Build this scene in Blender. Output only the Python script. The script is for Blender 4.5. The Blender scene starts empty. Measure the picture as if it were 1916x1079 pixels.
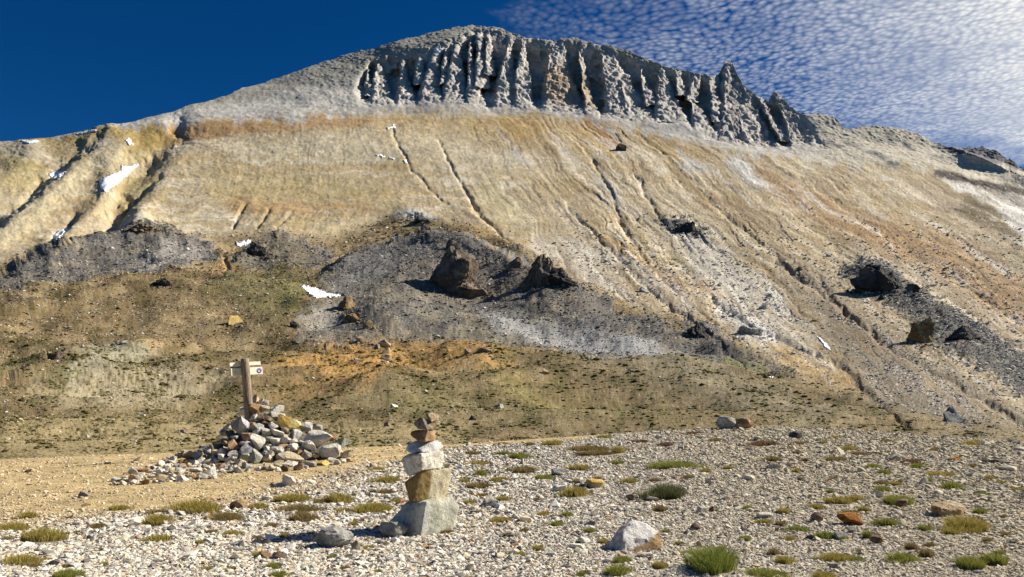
import bpy, bmesh, math, random
import numpy as np
from mathutils import Vector, Matrix, noise as mnoise
random.seed(7)
RNG = np.random.default_rng(11)
scene = bpy.context.scene
col = scene.collection

# ------------------------------------------------------------------ camera
F = 1447.0; CX = 958.0; CY = 539.5; W0 = 1916.0
PITCH = math.radians(9.28)
SP, CP = math.sin(PITCH), math.cos(PITCH)
CAMZ = 1.0
cam_d = bpy.data.cameras.new('camera'); cam = bpy.data.objects.new('camera', cam_d); col.objects.link(cam)
cam.location = (0, 0, CAMZ); cam.rotation_euler = (math.pi/2 + PITCH, 0, 0)
cam_d.sensor_width = 36; cam_d.lens = 36*F/W0; cam_d.clip_end = 20000; cam_d.clip_start = 0.05
scene.camera = cam

def ab(px, py):
    sx = (px-CX)/F; sy = (CY-py)/F
    den = CP - sy*SP
    return sx/den, (SP + sy*CP)/den

# ------------------------------------------------------------------ numpy noise
_perm = np.random.default_rng(3).permutation(512).astype(np.int64)
_perm = np.concatenate([_perm, _perm, _perm])
_g = np.random.default_rng(5).normal(size=(512, 3)); _g /= np.linalg.norm(_g, axis=1)[:, None]
def pn(x, y, z=0.0):
    x = np.asarray(x, float); y = np.asarray(y, float); z = np.asarray(z, float) + np.zeros_like(x)
    xi = np.floor(x).astype(np.int64); yi = np.floor(y).astype(np.int64); zi = np.floor(z).astype(np.int64)
    xf = x-xi; yf = y-yi; zf = z-zi
    u = xf**3*(xf*(xf*6-15)+10); v = yf**3*(yf*(yf*6-15)+10); w = zf**3*(zf*(zf*6-15)+10)
    xi &= 511; yi &= 511; zi &= 511
    def gr(dx, dy, dz):
        h = _perm[(_perm[(_perm[(xi+dx) & 511] + yi+dy) & 511] + zi+dz) & 511]
        g = _g[h]
        return g[..., 0]*(xf-dx) + g[..., 1]*(yf-dy) + g[..., 2]*(zf-dz)
    x00 = gr(0,0,0)*(1-u)+gr(1,0,0)*u; x10 = gr(0,1,0)*(1-u)+gr(1,1,0)*u
    x01 = gr(0,0,1)*(1-u)+gr(1,0,1)*u; x11 = gr(0,1,1)*(1-u)+gr(1,1,1)*u
    return (((x00*(1-v)+x10*v)*(1-w) + (x01*(1-v)+x11*v)*w)*1.6)
def fbm(x, y, z=0.0, o=4, r=0.5):
    s = 0; a = 1; f = 1
    for k in range(o):
        s = s + a*pn(x*f+k*17.3, y*f+k*9.1, np.asarray(z)*f+k*5.7); a *= r; f *= 2.03
    return s
def smooth(e0, e1, x):
    t = np.clip((x-e0)/(e1-e0), 0, 1); return t*t*(3-2*t)

def polydist(X, Y, poly, closed):
    P = np.array(poly, float); n = len(P)
    d = np.full(X.shape, 1e9); inside = np.zeros(X.shape, bool)
    for i in range(n if closed else n-1):
        a = P[i]; b = P[(i+1) % n]; e = b-a
        t = np.clip(((X-a[0])*e[0] + (Y-a[1])*e[1])/(e@e+1e-9), 0, 1)
        d = np.minimum(d, np.hypot(X-a[0]-t*e[0], Y-a[1]-t*e[1]))
        if closed:
            c = ((a[1] > Y) != (b[1] > Y)) & (X < e[0]*(Y-a[1])/(e[1]+1e-12 if e[1] == 0 else e[1]) + a[0])
            inside ^= c
    return (np.where(inside, -d, d) if closed else d)
def pmask(X, Y, poly, soft):
    P = np.array(poly, float); m = np.zeros(X.shape)
    sel = (X > P[:, 0].min()-soft*1.2) & (X < P[:, 0].max()+soft*1.2) & (Y > P[:, 1].min()-soft*1.2) & (Y < P[:, 1].max()+soft*1.2)
    if sel.any(): m[sel] = smooth(soft, -soft, polydist(X[sel], Y[sel], poly, True))
    return m
def lmask(X, Y, line, w):
    P = np.array([p[:2] for p in line], float); m = np.zeros(X.shape)
    sel = (X > P[:, 0].min()-w*3) & (X < P[:, 0].max()+w*3) & (Y > P[:, 1].min()-w*3) & (Y < P[:, 1].max()+w*3)
    if sel.any(): m[sel] = np.exp(-(polydist(X[sel], Y[sel], P, False)/w)**2)
    return m

# ------------------------------------------------------------------ object helpers
def tag(o, label=None, cat=None, group=None, kind=None):
    if label: o['label'] = label
    if cat: o['category'] = cat
    if group: o['group'] = group
    if kind: o['kind'] = kind
    return o
def link(name, me, mat=None, parent=None, loc=(0, 0, 0)):
    o = bpy.data.objects.new(name, me); col.objects.link(o); o.location = loc
    if mat and not me.materials: me.materials.append(mat)
    if parent: o.parent = parent
    return o
def np_mesh(name, V, Fq, cols=None, smoothf=True):
    """V (n,3), Fq (m,k) equal-size faces"""
    me = bpy.data.meshes.new(name); V = np.asarray(V, np.float32); Fq = np.asarray(Fq, np.int32); m, k = Fq.shape
    me.vertices.add(len(V)); me.vertices.foreach_set('co', V.ravel())
    me.loops.add(m*k); me.loops.foreach_set('vertex_index', Fq.ravel())
    me.polygons.add(m); me.polygons.foreach_set('loop_start', np.arange(0, m*k, k, dtype=np.int32))
    me.polygons.foreach_set('use_smooth', np.full(m, smoothf, bool))
    me.update(calc_edges=True)
    if cols is not None:
        at = me.color_attributes.new('Col', 'FLOAT_COLOR', 'POINT')
        c4 = np.ones((len(V), 4), np.float32); c4[:, :3] = cols; at.data.foreach_set('color', c4.ravel())
    return me
def grid_faces(nr, nc):
    i = np.arange(nr-1)[:, None]*nc + np.arange(nc-1)[None, :]
    return np.stack([i, i+1, i+nc+1, i+nc], -1).reshape(-1, 4)

# ------------------------------------------------------------------ materials
def new_mat(name, rough=0.95):
    m = bpy.data.materials.new(name); m.use_nodes = True
    nt = m.node_tree; b = nt.nodes['Principled BSDF']; b.inputs['Roughness'].default_value = rough
    b.inputs['Specular IOR Level'].default_value = 0.15
    return m, nt, b
def N(nt, t, **kw):
    n = nt.nodes.new(t)
    for k, v in kw.items():
        if k in n.inputs: n.inputs[k].default_value = v
        else: setattr(n, k, v)
    return n
def L(nt, a, b): nt.links.new(a, b)
def noise_n(nt, vec, scale, detail=6, rough=0.6, dist=0.0):
    n = N(nt, 'ShaderNodeTexNoise'); n.inputs['Scale'].default_value = scale; n.inputs['Detail'].default_value = detail
    n.inputs['Roughness'].default_value = rough; n.inputs['Distortion'].default_value = dist
    L(nt, vec, n.inputs['Vector']); return n
def mrange(nt, src, a, b, c, d):
    n = N(nt, 'ShaderNodeMapRange'); n.inputs[1].default_value = a; n.inputs[2].default_value = b
    n.inputs[3].default_value = c; n.inputs[4].default_value = d; L(nt, src, n.inputs[0]); return n.outputs[0]
def mul(nt, a, b, op='MULTIPLY'):
    n = N(nt, 'ShaderNodeMath', operation=op)
    for k, s in enumerate((a, b)):
        if isinstance(s, (int, float)): n.inputs[k].default_value = s
        else: L(nt, s, n.inputs[k])
    return n.outputs[0]
def mixc(nt, fac, a, b, mode='MIX'):
    n = N(nt, 'ShaderNodeMix', data_type='RGBA', blend_type=mode)
    for s, i in ((fac, 0), (a, 6), (b, 7)):
        if isinstance(s, (int, float)): n.inputs[i].default_value = s
        elif isinstance(s, tuple): n.inputs[i].default_value = (*s, 1)
        else: L(nt, s, n.inputs[i])
    return n.outputs[2]
def terrain_mat(name, scales, lo, hi, bumps):
    """vertex albedo times several octaves of mottling; bumps = [(scale, strength, distance)]"""
    m, nt, b = new_mat(name)
    geo = N(nt, 'ShaderNodeNewGeometry').outputs['Position']
    c = N(nt, 'ShaderNodeVertexColor', layer_name='Col').outputs['Color']
    for k, s in enumerate(scales):
        n = noise_n(nt, geo, s, 5, 0.65)
        v = mrange(nt, n.outputs['Fac'], 0.3, 0.7, lo, hi)
        cc = N(nt, 'ShaderNodeCombineColor')
        for q in range(3): L(nt, v, cc.inputs[q])
        c = mixc(nt, 1.0, c, cc.outputs[0], 'MULTIPLY')
    L(nt, c, b.inputs['Base Color'])
    prev = None
    for s, st, d in bumps:
        n = noise_n(nt, geo, s, 8, 0.72)
        bp = N(nt, 'ShaderNodeBump'); bp.inputs['Strength'].default_value = st; bp.inputs['Distance'].default_value = d
        L(nt, n.outputs['Fac'], bp.inputs['Height'])
        if prev: L(nt, prev, bp.inputs['Normal'])
        prev = bp.outputs[0]
    L(nt, prev, b.inputs['Normal'])
    return m
def rock_mat(name, c1, c2, c3=None, s=7.0, bump=0.012, amt=0.5, streak=False):
    m, nt, b = new_mat(name, 0.9)
    tc = N(nt, 'ShaderNodeTexCoord').outputs['Object']
    inf = N(nt, 'ShaderNodeObjectInfo')
    add = N(nt, 'ShaderNodeVectorMath', operation='ADD'); L(nt, tc, add.inputs[0])
    sc = N(nt, 'ShaderNodeVectorMath', operation='SCALE'); sc.inputs['Scale'].default_value = 1.7
    L(nt, inf.outputs['Location'], sc.inputs[0]); L(nt, sc.outputs[0], add.inputs[1])
    v = add.outputs[0]
    if streak:
        mp = N(nt, 'ShaderNodeMapping'); mp.inputs['Scale'].default_value = (1, 1, 0.22); mp.inputs['Rotation'].default_value = (0.4, 0.5, 0.2)
        L(nt, v, mp.inputs['Vector']); vs = mp.outputs[0]
    else: vs = v
    n1 = noise_n(nt, vs, s, 6, 0.65, 0.4)
    f1 = mrange(nt, n1.outputs['Fac'], 0.42, 0.6, 0, 1)
    c = mixc(nt, f1, c1, c2)
    if c3:
        n2 = noise_n(nt, vs, s*0.55, 5, 0.6, 0.8)
        f2 = mrange(nt, n2.outputs['Fac'], 0.5, 0.5+0.16*amt+0.02, 0, 1)
        c = mixc(nt, f2, c, c3)
    n3 = noise_n(nt, v, s*6, 5, 0.7)
    f3 = mrange(nt, n3.outputs['Fac'], 0.3, 0.7, 0.62, 1.25)
    cc = N(nt, 'ShaderNodeCombineColor')
    for q in range(3): L(nt, f3, cc.inputs[q])
    c = mixc(nt, 1.0, c, cc.outputs[0], 'MULTIPLY')
    L(nt, c, b.inputs['Base Color'])
    nb = noise_n(nt, v, s*2.2, 9, 0.72)
    bp = N(nt, 'ShaderNodeBump'); bp.inputs['Strength'].default_value = 0.9; bp.inputs['Distance'].default_value = bump*4.5
    L(nt, nb.outputs['Fac'], bp.inputs['Height']); L(nt, bp.outputs[0], b.inputs['Normal'])
    return m

RM = {
 'white': rock_mat('white_rock', (.80,.75,.65), (.64,.59,.50), (.42,.37,.31), amt=.8),
 'grey': rock_mat('grey_rock', (.40,.385,.35), (.24,.23,.21), (.56,.54,.5)),
 'green': rock_mat('green_grey_rock', (.36,.37,.31), (.25,.26,.2), (.48,.48,.42), streak=True),
 'cream': rock_mat('cream_rock', (.6,.52,.38), (.45,.36,.22), (.62,.58,.5)),
 'tan': rock_mat('tan_rock', (.42,.31,.18), (.3,.2,.11), (.5,.42,.3)),
 'orange': rock_mat('orange_rock', (.38,.22,.11), (.26,.15,.08), (.5,.36,.2)),
 'rust': rock_mat('rust_rock', (.42,.18,.03), (.25,.09,.02), (.5,.28,.08)),
 'brown': rock_mat('brown_rock', (.22,.14,.09), (.13,.09,.07), (.33,.27,.2)),
 'yellow': rock_mat('yellow_rock', (.78,.55,.17), (.6,.40,.11), (.74,.60,.32)),
 'lilac': rock_mat('purple_grey_rock', (.36,.34,.34), (.2,.18,.19), (.5,.48,.48), s=6, streak=True),
 'dark': rock_mat('dark_rock', (.09,.085,.085), (.05,.05,.05), (.16,.15,.14)),
 'gold': rock_mat('golden_veined_rock', (.34,.23,.08), (.2,.14,.06), (.6,.52,.36), s=5, amt=.3, streak=True),
 'slab': rock_mat('pale_green_grey_rock', (.52,.51,.42), (.36,.36,.29), (.62,.61,.55), s=4, streak=True),
 'half': rock_mat('white_and_brown_rock', (.6,.59,.56), (.5,.49,.47), (.36,.22,.1), s=2.2, amt=.5),
 'outbrown': rock_mat('outcrop_brown', (.2,.145,.1), (.11,.085,.07), (.3,.24,.18), s=.35, bump=.35),
 'outdark': rock_mat('outcrop_dark', (.075,.07,.066), (.045,.043,.042), (.13,.12,.11), s=.35, bump=.35),
 'outtan': rock_mat('outcrop_tan', (.3,.2,.1), (.2,.13,.07), (.36,.28,.16), s=.5, bump=.3),
 'outwhite': rock_mat('outcrop_white', (.5,.49,.47), (.3,.3,.3), (.6,.6,.58), s=.5, bump=.3),
}

# ------------------------------------------------------------------ lights and sky
SUN_AZ, SUN_EL = math.radians(72), math.radians(36)      # azimuth to the right of the viewing direction (+Y)
sd = Vector((math.sin(SUN_AZ)*math.cos(SUN_EL), math.cos(SUN_AZ)*math.cos(SUN_EL), math.sin(SUN_EL)))
sl = bpy.data.lights.new('sun', 'SUN'); sun = bpy.data.objects.new('sun', sl); col.objects.link(sun)
sl.energy = 5.0; sl.angle = math.radians(0.5); sl.color = (1.0, 0.93, 0.80)
sun.rotation_euler = sd.to_track_quat('Z', 'Y').to_euler(); sun.location = (300, 100, 400)
world = bpy.data.worlds.new('World'); scene.world = world; world.use_nodes = True
wt = world.node_tree; bg = wt.nodes['Background']
sky = N(wt, 'ShaderNodeTexSky', sky_type='NISHITA'); sky.sun_disc = False
sky.sun_elevation = SUN_EL; sky.sun_rotation = SUN_AZ; sky.altitude = 3000; sky.air_density = 1.0; sky.dust_density = 0.3; sky.ozone_density = 3.0
wd = N(wt, 'ShaderNodeTexCoord').outputs['Generated']
sep = N(wt, 'ShaderNodeSeparateXYZ'); L(wt, wd, sep.inputs[0])
# deepen the high-altitude blue
skc = N(wt, 'ShaderNodeHueSaturation'); skc.inputs['Saturation'].default_value = 1.35; skc.inputs['Value'].default_value = 0.8; L(wt, sky.outputs[0], skc.inputs['Color'])
skt = mixc(wt, 1.0, skc.outputs[0], (0.40, 0.76, 0.93), 'MULTIPLY')
# cloud sheet: direction projected on a high flat layer
zc = mul(wt, sep.outputs[2], 0.04, 'MAXIMUM')
cx_ = mul(wt, sep.outputs[0], zc, 'DIVIDE'); cy_ = mul(wt, sep.outputs[1], zc, 'DIVIDE')
cmb = N(wt, 'ShaderNodeCombineXYZ'); L(wt, cx_, cmb.inputs[0]); L(wt, cy_, cmb.inputs[1])
wn = noise_n(wt, cmb.outputs[0], 3.0, 3, 0.5)
wv = N(wt, 'ShaderNodeVectorMath', operation='SCALE'); wv.inputs['Scale'].default_value = 0.10; L(wt, wn.outputs['Color'], wv.inputs[0])
cv = N(wt, 'ShaderNodeVectorMath', operation='ADD'); L(wt, cmb.outputs[0], cv.inputs[0]); L(wt, wv.outputs[0], cv.inputs[1])
mp = N(wt, 'ShaderNodeMapping'); mp.inputs['Rotation'].default_value = (0, 0, 0.35); mp.inputs['Scale'].default_value = (0.8, 0.8, 1); L(wt, cv.outputs[0], mp.inputs['Vector'])
vor = N(wt, 'ShaderNodeTexVoronoi', feature='SMOOTH_F1'); vor.inputs['Scale'].default_value = 66; vor.inputs['Smoothness'].default_value = 0.35
vor.inputs['Randomness'].default_value = 0.85
L(wt, mp.outputs[0], vor.inputs['Vector'])
nn = noise_n(wt, mp.outputs[0], 60, 4, 0.6)
big = noise_n(wt, cmb.outputs[0], 2.6, 4, 0.55)
cell = mul(wt, vor.outputs['Distance'], mul(wt, nn.outputs['Fac'], 0.5), 'ADD')
puff = mul(wt, mrange(wt, cell, 0.22, 1.08, 1.05, 0), mrange(wt, big.outputs['Fac'], .34, .62, .62, 1.15))
# coverage by compass bearing (a = x/y) and height (b = z/y)
aa = mul(wt, sep.outputs[0], sep.outputs[1], 'DIVIDE'); bb = mul(wt, sep.outputs[2], sep.outputs[1], 'DIVIDE')
cov0 = mrange(wt, mul(wt, mul(wt, aa, mul(wt, mul(wt, bb, -0.55, 'MULTIPLY'), -0.25, 'SUBTRACT'), 'ADD'), mul(wt, mul(wt, big.outputs['Fac'], 0.5, 'SUBTRACT'), 0.5), 'ADD'), -0.055, 0.22, 0, 1)
# thick veil towards the sun side
veil = mrange(wt, mul(wt, aa, mul(wt, bb, 0.30), 'ADD'), 0.50, 0.92, 0, 1)
low = mrange(wt, mul(wt, mul(wt, bb, mul(wt, aa, -0.13), 'SUBTRACT'), mul(wt, mul(wt, big.outputs['Fac'], 0.5, 'SUBTRACT'), 0.12), 'ADD'), 0.405, 0.455, 0, 1)
sgn = mrange(wt, sep.outputs[1], 0.0, 0.08, 0, 1)
cl = mul(wt, mul(wt, puff, mul(wt, mrange(wt, veil, 0, 1, 0.50, 0.45), cov0)), mul(wt, mul(wt, veil, 0.52), cov0), 'ADD')
cl = mul(wt, mul(wt, cl, low), sgn)
cln = N(wt, 'ShaderNodeClamp'); L(wt, cl, cln.inputs[0])
ccol = mixc(wt, veil, (8.6, 9.0, 9.8), (13.0, 12.8, 11.6))
fin = mixc(wt, cln.outputs[0], skt, ccol)
L(wt, fin, bg.inputs['Color']); bg.inputs['Strength'].default_value = 0.052
scene.view_settings.view_transform = 'Standard'; scene.view_settings.look = 'None'
scene.view_settings.gamma = 1; scene.view_settings.exposure = 0.8
scene.cycles.max_bounces = 4; scene.cycles.diffuse_bounces = 3

# ================================================================== FOREGROUND GROUND
BR = np.array([[-900,880,16],[-300,872,17],[0,862,19],[200,852,19.5],[400,846,20],[700,836,20.5],[850,832,21],[1000,822,22],[1200,808,24],
               [1450,796,25],[1600,803,23],[1700,812,21],[1916,829,18],[2300,865,15],[2900,900,12]], float)
_a, _b = ab(BR[:, 0], BR[:, 1])
BR_a, BR_t, BR_z = _a, BR[:, 2], CAMZ + BR[:, 2]*_b
def fg_z(x, y):
    x = np.asarray(x, float); y = np.asarray(y, float)
    yy = np.maximum(y, 2.0); a = x/yy
    tb = np.interp(a, BR_a, BR_t); zb = np.interp(a, BR_a, BR_z)
    s = np.clip((yy-4.0)/(tb-4.0), 0, 1)
    z = zb*s**1.25
    over = np.maximum(y-tb, 0)
    z = z - 0.035*over**1.6
    z = z + 0.035*fbm(x*0.55, y*0.55, 1.3, 3)*np.clip(1.4-s*0.9, .4, 1)*np.clip(1-over/6, 0, 1)
    return z
def hit_fg(px, py):
    a, b = ab(px, py); t = 2.0; prev = t
    while t < 40:
        if CAMZ + t*b < float(fg_z(a*t, t)): break
        prev = t; t *= 1.01
    lo, hi = prev, t
    for _ in range(18):
        m = (lo+hi)/2
        if CAMZ + m*b < float(fg_z(a*m, m)): hi = m
        else: lo = m
    return Vector((a*hi, hi, float(fg_z(a*hi, hi)))), hi
nr, nc = 420, 760
rows = np.concatenate([np.linspace(-14, 2.0, 30)[:-1], 2.0*(34/2.0)**np.linspace(0, 1, nr-29)])
s = np.linspace(-1, 1, nc)
Yg = np.repeat(rows[:, None], nc, 1); Wd = np.maximum(8, 0.95*np.maximum(Yg, 0)+5)
Xg = Wd*(s[None, :]*0.8 + 0.2*s[None, :]**3)
Zg = fg_z(Xg, Yg) + 0.006*fbm(Xg*6, Yg*6, 2.2, 3, .6)
def invpix(X, Y, Z):
    dz = Z-CAMZ; b = dz/Y; sy = (b*CP-SP)/(CP+b*SP); sx = (X/Y)*(CP-sy*SP)
    return CX+sx*F, CY-sy*F
def trailness(X, Y):
    """1 on the ochre trodden path, 0 on the white gravel (world space)"""
    # the edge of the path runs from lower left to upper centre
    e = polydist(X, Y, [(-30, 5.0), (-7, 6.0), (-4.7, 7.0), (-3.7, 8.2), (-3.0, 10.0), (-2.2, 13.0), (-1.5, 18.5), (0.3, 21), (5, 26), (5, 60), (-60, 60), (-60, 5)], True)
    return smooth(0.9, -0.9, e + 0.9*fbm(X*.5, Y*.5, 4.4, 4))
TR = trailness(Xg, Yg)
rt = smooth(-1, 4, Xg - 0.1*Yg)
n1 = fbm(Xg*1.2, Yg*1.2, 6.1, 5, .6)[..., None]
soil = np.array([.34, .30, .24])*(1-rt[..., None]) + np.array([.42, .35, .235])*rt[..., None]
och = np.array([.54, .41, .215])
Cg = soil*(1-TR[..., None]) + och*TR[..., None]
Cg = Cg*(1+.22*n1)
grs = smooth(.25, .6, fbm(Xg*.8, Yg*.35, 12.1, 4))[..., None]*smooth(9, 17, Yg)[..., None]*(1-TR[..., None])
Cg = Cg*(1-.55*grs) + np.array([.17, .145, .06])*.55*grs
me = np_mesh('ground', np.stack([Xg, Yg, Zg], -1).reshape(-1, 3), grid_faces(len(rows), nc), Cg.reshape(-1, 3))
gm = terrain_mat('ground_soil', (2.2, 14.0, 55.0), .72, 1.22, ((22.0, .8, .05), (90.0, .7, .012)))
tag(link('ground', me, gm), kind='structure')

# ================================================================== MOUNTAIN
SK = np.array([(-900,330),(-500,300),(-200,272),(0,262),(60,262),(150,247),(230,235),(300,215),(330,207),(380,190),(440,175),(480,160),(520,150),(560,135),(600,118),
 (650,100),(700,86),(740,76),(800,62),(850,54),(900,51),(930,53),(965,62),(1010,70),(1040,71),(1075,70),(1100,76),(1140,84),(1180,91),(1210,105),(1240,117),(1280,127),
 (1310,135),(1340,141),(1346,138),(1351,127),(1357,117),(1363,113),(1370,119),(1379,136),(1392,158),(1400,165),(1430,180),(1439,187),(1444,173),(1452,168),(1466,181),(1480,196),
 (1497,210),(1520,214),(1540,212),(1560,220),(1578,236),(1590,240),(1610,234),(1650,238),(1690,241),(1720,250),(1745,265),(1780,271),(1820,271),(1850,276),(1880,292),
 (1916,320),(2000,345),(2300,410),(2900,470)], float)
COLS = [
 (-900, [(900,14),(870,19),(776,40),(700,70),(640,110),(545,180),(460,260),(400,320),(300,440)]),
 (0,    [(900,15),(862,20),(776,42),(712,62),(700,75),(650,105),(545,190),(500,235),(460,290),(400,350),(262,560)]),
 (480,  [(900,15),(846,20.5),(776,46),(700,85),(640,125),(545,200),(480,270),(440,330),(300,480),(220,590),(160,690)]),
 (960,  [(900,15),(830,23),(776,52),(700,95),(640,140),(545,225),(480,290),(400,380),(300,500),(207,640),(75,715),(51,770)]),
 (1440, [(900,15),(810,28),(776,56),(700,110),(640,160),(545,250),(480,310),(400,400),(300,540),(275,590),(180,660),(150,690)]),
 (1916, [(900,14),(835,26),(776,62),(700,115),(600,190),(500,290),(400,430),(320,600)]),
 (2900, [(900,12),(840,24),(776,50),(700,90),(600,160),(500,290),(450,400)]),
]
px_in = np.arange(-30, 1946, 1.6)
pxs = np.concatenate([-30-np.cumsum(np.geomspace(1.6, 22, 120))[::-1], px_in, px_in[-1]+np.cumsum(np.geomspace(1.6, 22, 120))])
NC = len(pxs); NR = 600
ysk = np.interp(pxs, SK[:, 0], SK[:, 1])
jit = 1.3*fbm(pxs/14., pxs*0+3.3, 0.5, 4, .6); jit[:] = jit*np.interp(pxs, [0, 200, 500, 1300, 1500, 1916], [.3, .4, 1.4, 1.7, 1.8, 3.2])
ysk = ysk + jit
VE = 1.22; vv = np.linspace(0, 1, NR)**VE
PX = np.repeat(pxs[None, :], NR, 0)
PY = ysk[None, :] + (895-ysk[None, :])*vv[:, None]
cx0 = np.array([c[0] for c in COLS], float)
def blur(A, r, ax):
    k = np.exp(-np.linspace(-2, 2, 2*r+1)**2); k /= k.sum()
    Ap = np.pad(A, [(r, r) if i == ax else (0, 0) for i in range(2)], mode='edge')
    out = 0
    for i, w in enumerate(k):
        out = out + w*(Ap[i:i+A.shape[0], :] if ax == 0 else Ap[:, i:i+A.shape[1]])
    return out
rgx = np.arange(-2600, 4500, 12.0); rgy = np.arange(-20, 910, 3.0)
tab = []
for x0, kn in COLS:
    k = np.array(sorted(kn)); tab.append(np.interp(rgy, k[:, 0], np.log(k[:, 1])) + np.where(rgy < k[0, 0], (k[0, 0]-rgy)*0.0012, 0))
tab = np.array(tab)
xi = np.clip(np.searchsorted(cx0, rgx, side='right')-1, 0, len(cx0)-2)
u = np.clip((rgx-cx0[xi])/(cx0[xi+1]-cx0[xi]), 0, 1); u = (u*u*(3-2*u)*.5+u*.5)[:, None]
RL = (tab[xi]*(1-u) + tab[xi+1]*u).T
RL = blur(blur(RL, 8, 0), 12, 1)
gi = np.clip((PY-rgy[0])/3.0, 0, len(rgy)-1.001); gj = np.clip((PX-rgx[0])/12.0, 0, len(rgx)-1.001)
i0_, j0_ = gi.astype(int), gj.astype(int); fi, fj = gi-i0_, gj-j0_
LY = (RL[i0_, j0_]*(1-fi)+RL[i0_+1, j0_]*fi)*(1-fj) + (RL[i0_, j0_+1]*(1-fi)+RL[i0_+1, j0_+1]*fi)*fj
YD = np.exp(LY)
MPP = YD/F
# wobble used for natural edges
wx = 5*fbm(PX/30, PY/22, 1.1, 4, .6); wy = 4*fbm(PX/30, PY/22, 7.7, 4, .6)
WX, WY = PX+wx, PY+wy
WX2, WY2 = PX+wx*2.2+14*fbm(PX/90, PY/60, 2.9, 3), PY+wy*2.2+9*fbm(PX/90, PY/60, 8.9, 3)

# ---- layered hills standing in front of the slope: (top edge line, height of the fade below, step in px of depth)
def hill(edge, fade, step):
    """terrain in front of an occluding crest is nearer than what lies behind it"""
    global YD
    E = np.array(edge, float); x0, x1 = E[0, 0], E[-1, 0]
    ey = (np.interp(pxs, E[:, 0], E[:, 1]) + 2.0*fbm(pxs/25, pxs*0+.7, 3.1, 4, .6))[None, :]
    d = PY-ey
    m = smooth(-2.0, 6.0, d)*np.clip(1-np.maximum(d, 0)/fade, 0, 1)**1.3
    ends = smooth(x0, x0+90, PX)*smooth(x1, x1-90, PX)
    YD = YD*(1-step*m*ends)
hill([(-60,505),(0,498),(60,480),(110,470),(165,452),(230,432),(262,420),(290,419),(325,432),(380,445),(415,458),(500,475)], 90, .07)
hill([(400,500),(450,472),(480,455),(520,446),(570,447),(620,462),(680,475)], 70, .045)
hill([(560,530),(620,492),(700,458),(740,444),(790,440),(850,448),(900,462),(960,488),(1040,522),(1090,540),(1150,560)], 80, .09)
hill([(690,420),(740,402),(780,394),(820,402),(850,425),(870,440)], 26, .05)
hill([(-60,725),(0,707),(60,686),(110,668),(160,652),(230,640),(300,637),(345,634),(420,640)], 150, .07)
hill([(-60,640),(40,612),(130,600),(250,606)], 60, .03)
hill([(520,640),(600,634),(700,632),(800,640),(900,660),(1000,690)], 110, .05)
hill([(1560,500),(1600,494),(1650,495),(1700,520),(1760,556),(1830,600),(1916,660)], 60, .05)
hill([(1200,405),(1240,405),(1290,412),(1330,440),(1400,480)], 30, .03)
hill([(1270,610),(1300,604),(1340,618),(1400,660)], 24, .04)
hill([(1740,262),(1780,268),(1850,295),(1916,322),(2000,345)], 40, .05)
hill([(1740,322),(1800,325),(1860,335),(1916,345),(1960,352)], 26, .05)

# ---- cliff buttresses: apex x,y -> base x,y, half width at the base, half width at the top
PIN = [(709,119,712,199,27,4),(754,113,759,197,21,4),(785,108,786,150,14,3),(814,97,803,202,28,5),(854,86,850,196,28,6),(879,78,884,176,12,4),(879,136,894,206,20,4),
 (898,57,900,150,15,5),(913,60,915,130,12,4),(956,63,941,203,26,5),(979,70,977,203,26,7),(1039,76,1052,216,50,18),(1085,86,1108,224,15,6),(1132,92,1186,236,60,16),
 (1199,124,1217,184,16,6),(1236,115,1250,212,30,5),(1305,133,1297,180,16,6),(1294,184,1326,264,27,5),(1363,114,1396,268,66,3),(1416,170,1462,245,15,6),(1451,170,1506,270,33,3),
 (688,128,690,170,9,3),(835,96,832,150,10,3),(1165,150,1190,232,22,4),(1388,220,1412,272,26,4),(1330,150,1345,215,16,6),(1266,125,1275,170,12,5)]
cwx = 2.2*fbm(PX/22, PY/16, 21.1, 5, .7); cwy = 3*fbm(PX/15, PY/22, 23.1, 4, .7)
relief = np.zeros(PX.shape); qmax = np.full(PX.shape, 2.0); cover = np.zeros(PX.shape)
for i, (xa, ya, xb, yb_, wb, wa) in enumerate(PIN):
    q = (PY+cwy-ya)/(yb_-ya)
    xc = xa+(xb-xa)*q; hw = 1.10*(wa*.7+(wb-wa*.7)*np.clip(q, 0, 1.15)**.85)
    uu = (PX+cwx-xc)/hw
    inside = (q > -0.05) & (q < 1.18)
    f = np.where(uu < -.6, smooth(-1, -.6, uu)**.8, 1-.42*np.clip((uu+.6)/1.6, 0, 1)**1.4)*smooth(1.0, .78, uu)*(np.abs(uu) < 1)
    vf = smooth(-.05, .06, q)*smooth(1.16, .95, q)
    r = f*smooth(-.05, .06, q)
    r = np.where(inside, r, 0)
    relief = np.maximum(relief, r); qmax = np.where(inside & (np.abs(uu) < 1), np.minimum(qmax, q), qmax); cover = np.maximum(cover, np.where(inside, smooth(1.0, .8, np.abs(uu))*vf, 0))
cliffz = pmask(WX, WY+3, [(675,150),(690,118),(760,100),(830,82),(890,54),(960,64),(1040,76),(1100,84),(1150,95),(1210,112),(1260,128),(1330,142),(1365,112),(1400,168),(1450,168),(1500,215),
                        (1540,275),(1500,268),(1440,280),(1400,270),(1330,262),(1280,225),(1240,235),(1110,222),(1050,216),(980,202),(900,204),(850,195),(690,200),(672,180)], 12)
baseln = np.interp(PX, [660,700,760,900,1000,1110,1240,1330,1400,1540], [196,200,200,208,208,226,240,266,288,284])
hgt_ = np.clip((baseln-PY)/30., 0, 1)
rimy = np.interp(PX, [660,690,760,830,890,960,1040,1100,1150,1210,1260,1330,1365,1400,1450,1500,1540], [150,112,96,78,52,58,70,78,88,106,122,136,110,160,165,210,250]) + 9*fbm(PX/26, PX*0+4.4, 71., 3)
recz = smooth(-4, 52, PY-rimy)
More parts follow.
